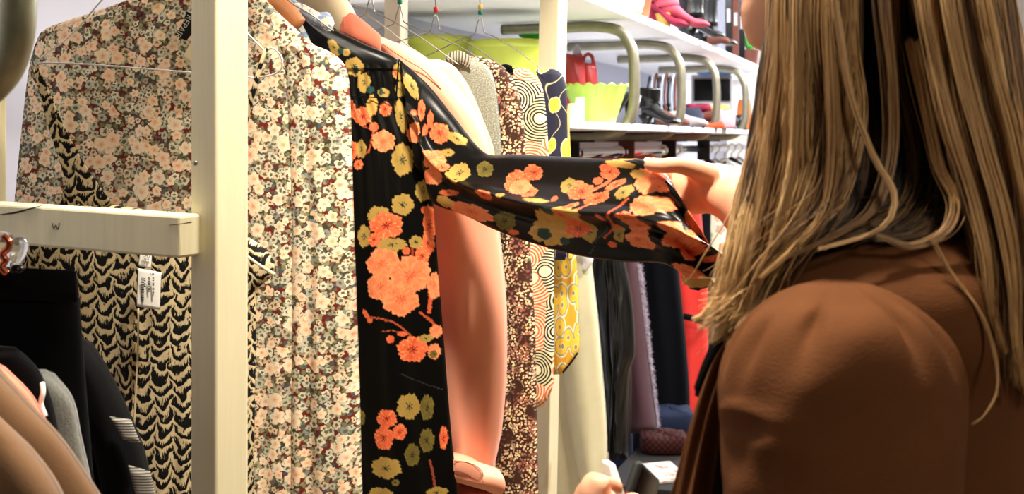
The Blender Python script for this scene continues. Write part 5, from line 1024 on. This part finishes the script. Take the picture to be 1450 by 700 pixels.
for sd, (pts, n, w, tn) in enumerate([
    ([(1178,-40,.95),(1190,60,.94),(1208,150,.935),(1240,228,.93),(1266,272,.925),(1264,306,.92),(1236,330,.918),(1160,352,.92)], 34, .0016, .75),
    ([(1290,60,.965),(1312,160,.955),(1330,240,.945),(1352,288,.935),(1338,328,.925),(1292,348,.92),(1242,334,.92)], 60, .0028, .45),
    ([(1318,335,.915),(1346,386,.91),(1386,440,.905),(1408,500,.90),(1412,552,.895),(1392,590,.89),(1376,601,.89)], 9, .0008, .45),
    ([(1174,-20,.95),(1178,120,.94),(1180,220,.935),(1168,296,.93),(1130,345,.925),(1078,392,.925)], 60, .003, .5),
    ([(1250,-20,.965),(1262,120,.96),(1262,220,.955),(1240,292,.94),(1190,330,.93),(1110,366,.925)], 50, .003, .35),
    ([(1340,-20,.93),(1362,100,.925),(1392,210,.918),(1420,310,.912),(1434,400,.91),(1438,480,.91),(1450,545,.915)], 80, .0035, .75),
    ([(1310,-20,.94),(1330,100,.932),(1352,190,.925),(1380,280,.92),(1400,370,.912),(1406,440,.91),(1424,500,.91)], 70, .003, .6),
    ([(1385,-20,.935),(1408,100,.93),(1436,210,.925),(1460,330,.92),(1470,440,.92)], 70, .003, .7),
    ([(1108,-20,.985),(1104,100,.975),(1088,220,.965),(1072,320,.955),(1052,400,.95)], 60, .0028, .7),
    ([(1130,-20,.955),(1128,120,.945),(1122,240,.94),(1100,330,.935),(1066,400,.935)], 50, .0026, .55),
    ([(1122,210,.94),(1116,250,.938),(1104,300,.935),(1090,345,.932)], 8, .0008, 1.0),
    ([(1060,300,.96),(1046,370,.95),(1030,420,.95),(1004,446,.95),(985,452,.95)], 60, .005, .95),
    ([(1068,330,.96),(1052,400,.95),(1036,440,.95),(1020,470,.95),(1008,484,.95)], 60, .005, .9)]):
    HS.append(lock(pts, n, w, tn, 40+sd))
# wisps that fray out to the left of the collar
r = np.random.default_rng(12); wp = []
for k in range(360):
    x0 = 1062+r.normal(0, 14); y0 = 402+r.normal(0, 12); ex = 1052-66*r.random()**1.6; ey = 466+r.normal(0, 22)-(1050-ex)*.35
    wp.append([P(x0, y0-50, .965), P(x0-8, y0, .96), P((x0+ex)/2+6, (y0+ey)/2+2, .955+r.normal(0, .006)), P(ex, ey, .95+r.normal(0, .012))])
WV = []; WF = []; WC = []; nb = 0
for w_ in wp:
    v_, f_ = tube(crv(w_, 12), np.linspace(.0006, .00025, 12), 3, caps=False); WV.append(v_); WF += [[i+nb for i in q] for q in f_]; nb += len(v_)
    t_ = r.random(); WC.append(np.tile(HL2*(1-t_)+HB*t_, (len(v_), 1)))
# solid hair mass beneath the strands, so the hair reads as one body
def shell(G, th, off, M=40, S=30, col=HD*1.1):
    s = np.linspace(0, 1, S); p = guide_eval(G, s, M)*1.0; p = p+np.array([0, off, 0]); p = p[:, :int(M*.86)]
    back = p+np.array([0, th, 0]); Mm = p.shape[1]
    V = np.vstack([p.reshape(-1, 3), back.reshape(-1, 3)]); N = S*Mm; f = grid_faces(S, Mm); Fc = f+[[i+N for i in q][::-1] for q in f]
    for a_ in range(S-1):
        for e in (0, Mm-1): Fc.append([a_*Mm+e, (a_+1)*Mm+e, (a_+1)*Mm+e+N, a_*Mm+e+N])
    for b_ in range(Mm-1):
        for e in (0, S-1): Fc.append([e*Mm+b_, e*Mm+b_+1, e*Mm+b_+1+N, e*Mm+b_+N])
    return V, Fc, np.tile(col, (len(V), 1))
GLs = [g for g in GL]; GLs[0] = [(x+8, y, d) for x, y, d in GL[0]]
HS += [shell(GLs, .02, .035), shell(GR, .02, .035)]
Vs = []; Fs = []; Cs = []; nb = 0
for v_, f_, c_ in HS:
    Vs.append(v_); f_ = f_.tolist() if isinstance(f_, np.ndarray) else f_; Fs += [[i+nb for i in q] for q in f_]; Cs.append(c_); nb += len(v_)
Vs.append(np.vstack(WV)); Fs += [[i+nb for i in q] for q in WF]; Cs.append(np.vstack(WC))
mk('hair', np.vstack(Vs), Fs, 'hair_strand', per, col=np.vstack(Cs))
sc_v = ell(HC+HU*.036-HF*.042, HF*.100, HL*.089, HU*.106, 40, 24); mk('hair_cap', *sc_v, 'hair_base', per)

# ------------------------------------------------------------------ lights: ceiling lamps over the aisle and an added fill behind the camera
def area(name, loc, size, sizey, power, col, aim=None):
    l = bpy.data.lights.new(name, 'AREA'); l.shape = 'RECTANGLE'; l.size = size; l.size_y = sizey; l.energy = power; l.color = col
    o = bpy.data.objects.new(name, l); C.objects.link(o); o.location = loc
    d = Vector(aim)-Vector(loc) if aim is not None else Vector((0, 0, -1)); o.rotation_euler = d.to_track_quat('-Z', 'Y').to_euler(); return o
WARM = (1, .90, .76); COOL = (.95, .97, 1)
area('ceiling_or_fill_lamp', (1.25, 2.1, 2.62), .30, .30, 42, WARM, (-.1, 2.1, 1.2))
area('ceiling_or_fill_lamp', (0, 1.10, 2.62), .16, .16, 44, WARM, (-.1, 1.9, 1.2))
area('ceiling_or_fill_lamp', (1.35, 3.3, 2.66), .5, .5, 66, COOL, (.1, 3.6, 1.6))
area('ceiling_or_fill_lamp', (1.9, 4.4, 2.66), .6, .6, 90, COOL, (.9, 4.6, 1.4))
area('ceiling_or_fill_lamp', (2.2, 6.6, 2.66), 1.0, 1.0, 150, COOL, (1.2, 6.6, 1.2))
area('ceiling_or_fill_lamp', (1.0, -.5, 2.4), .35, .35, 8, WARM, (.42, 1.0, 1.3))  # fill lamp added behind the camera to brighten hair and jacket back
w = bpy.data.worlds.new('World'); bpy.context.scene.world = w; w.use_nodes = True
w.node_tree.nodes['Background'].inputs[0].default_value = (1, .96, .90, 1); w.node_tree.nodes['Background'].inputs[1].default_value = .02

# ------------------------------------------------------------------ camera
cam = bpy.data.cameras.new('camera'); co = bpy.data.objects.new('camera', cam); C.objects.link(co)
co.location = (0, 0, EYE); co.rotation_euler = (PI/2, 0, 0); cam.sensor_width = 36; cam.lens = F/1450*36; cam.shift_y = -(350-HY)/1450
cam.clip_start = .05; cam.dof.use_dof = True; cam.dof.focus_distance = 1.75; cam.dof.aperture_fstop = 9
sc = bpy.context.scene; sc.camera = co
sc.view_settings.view_transform = 'Standard'; sc.view_settings.look = 'None'; sc.view_settings.gamma = 1; sc.view_settings.use_curve_mapping = False
sc.view_settings.exposure = .5
sc.cycles.use_denoising = True; sc.cycles.max_bounces = 8
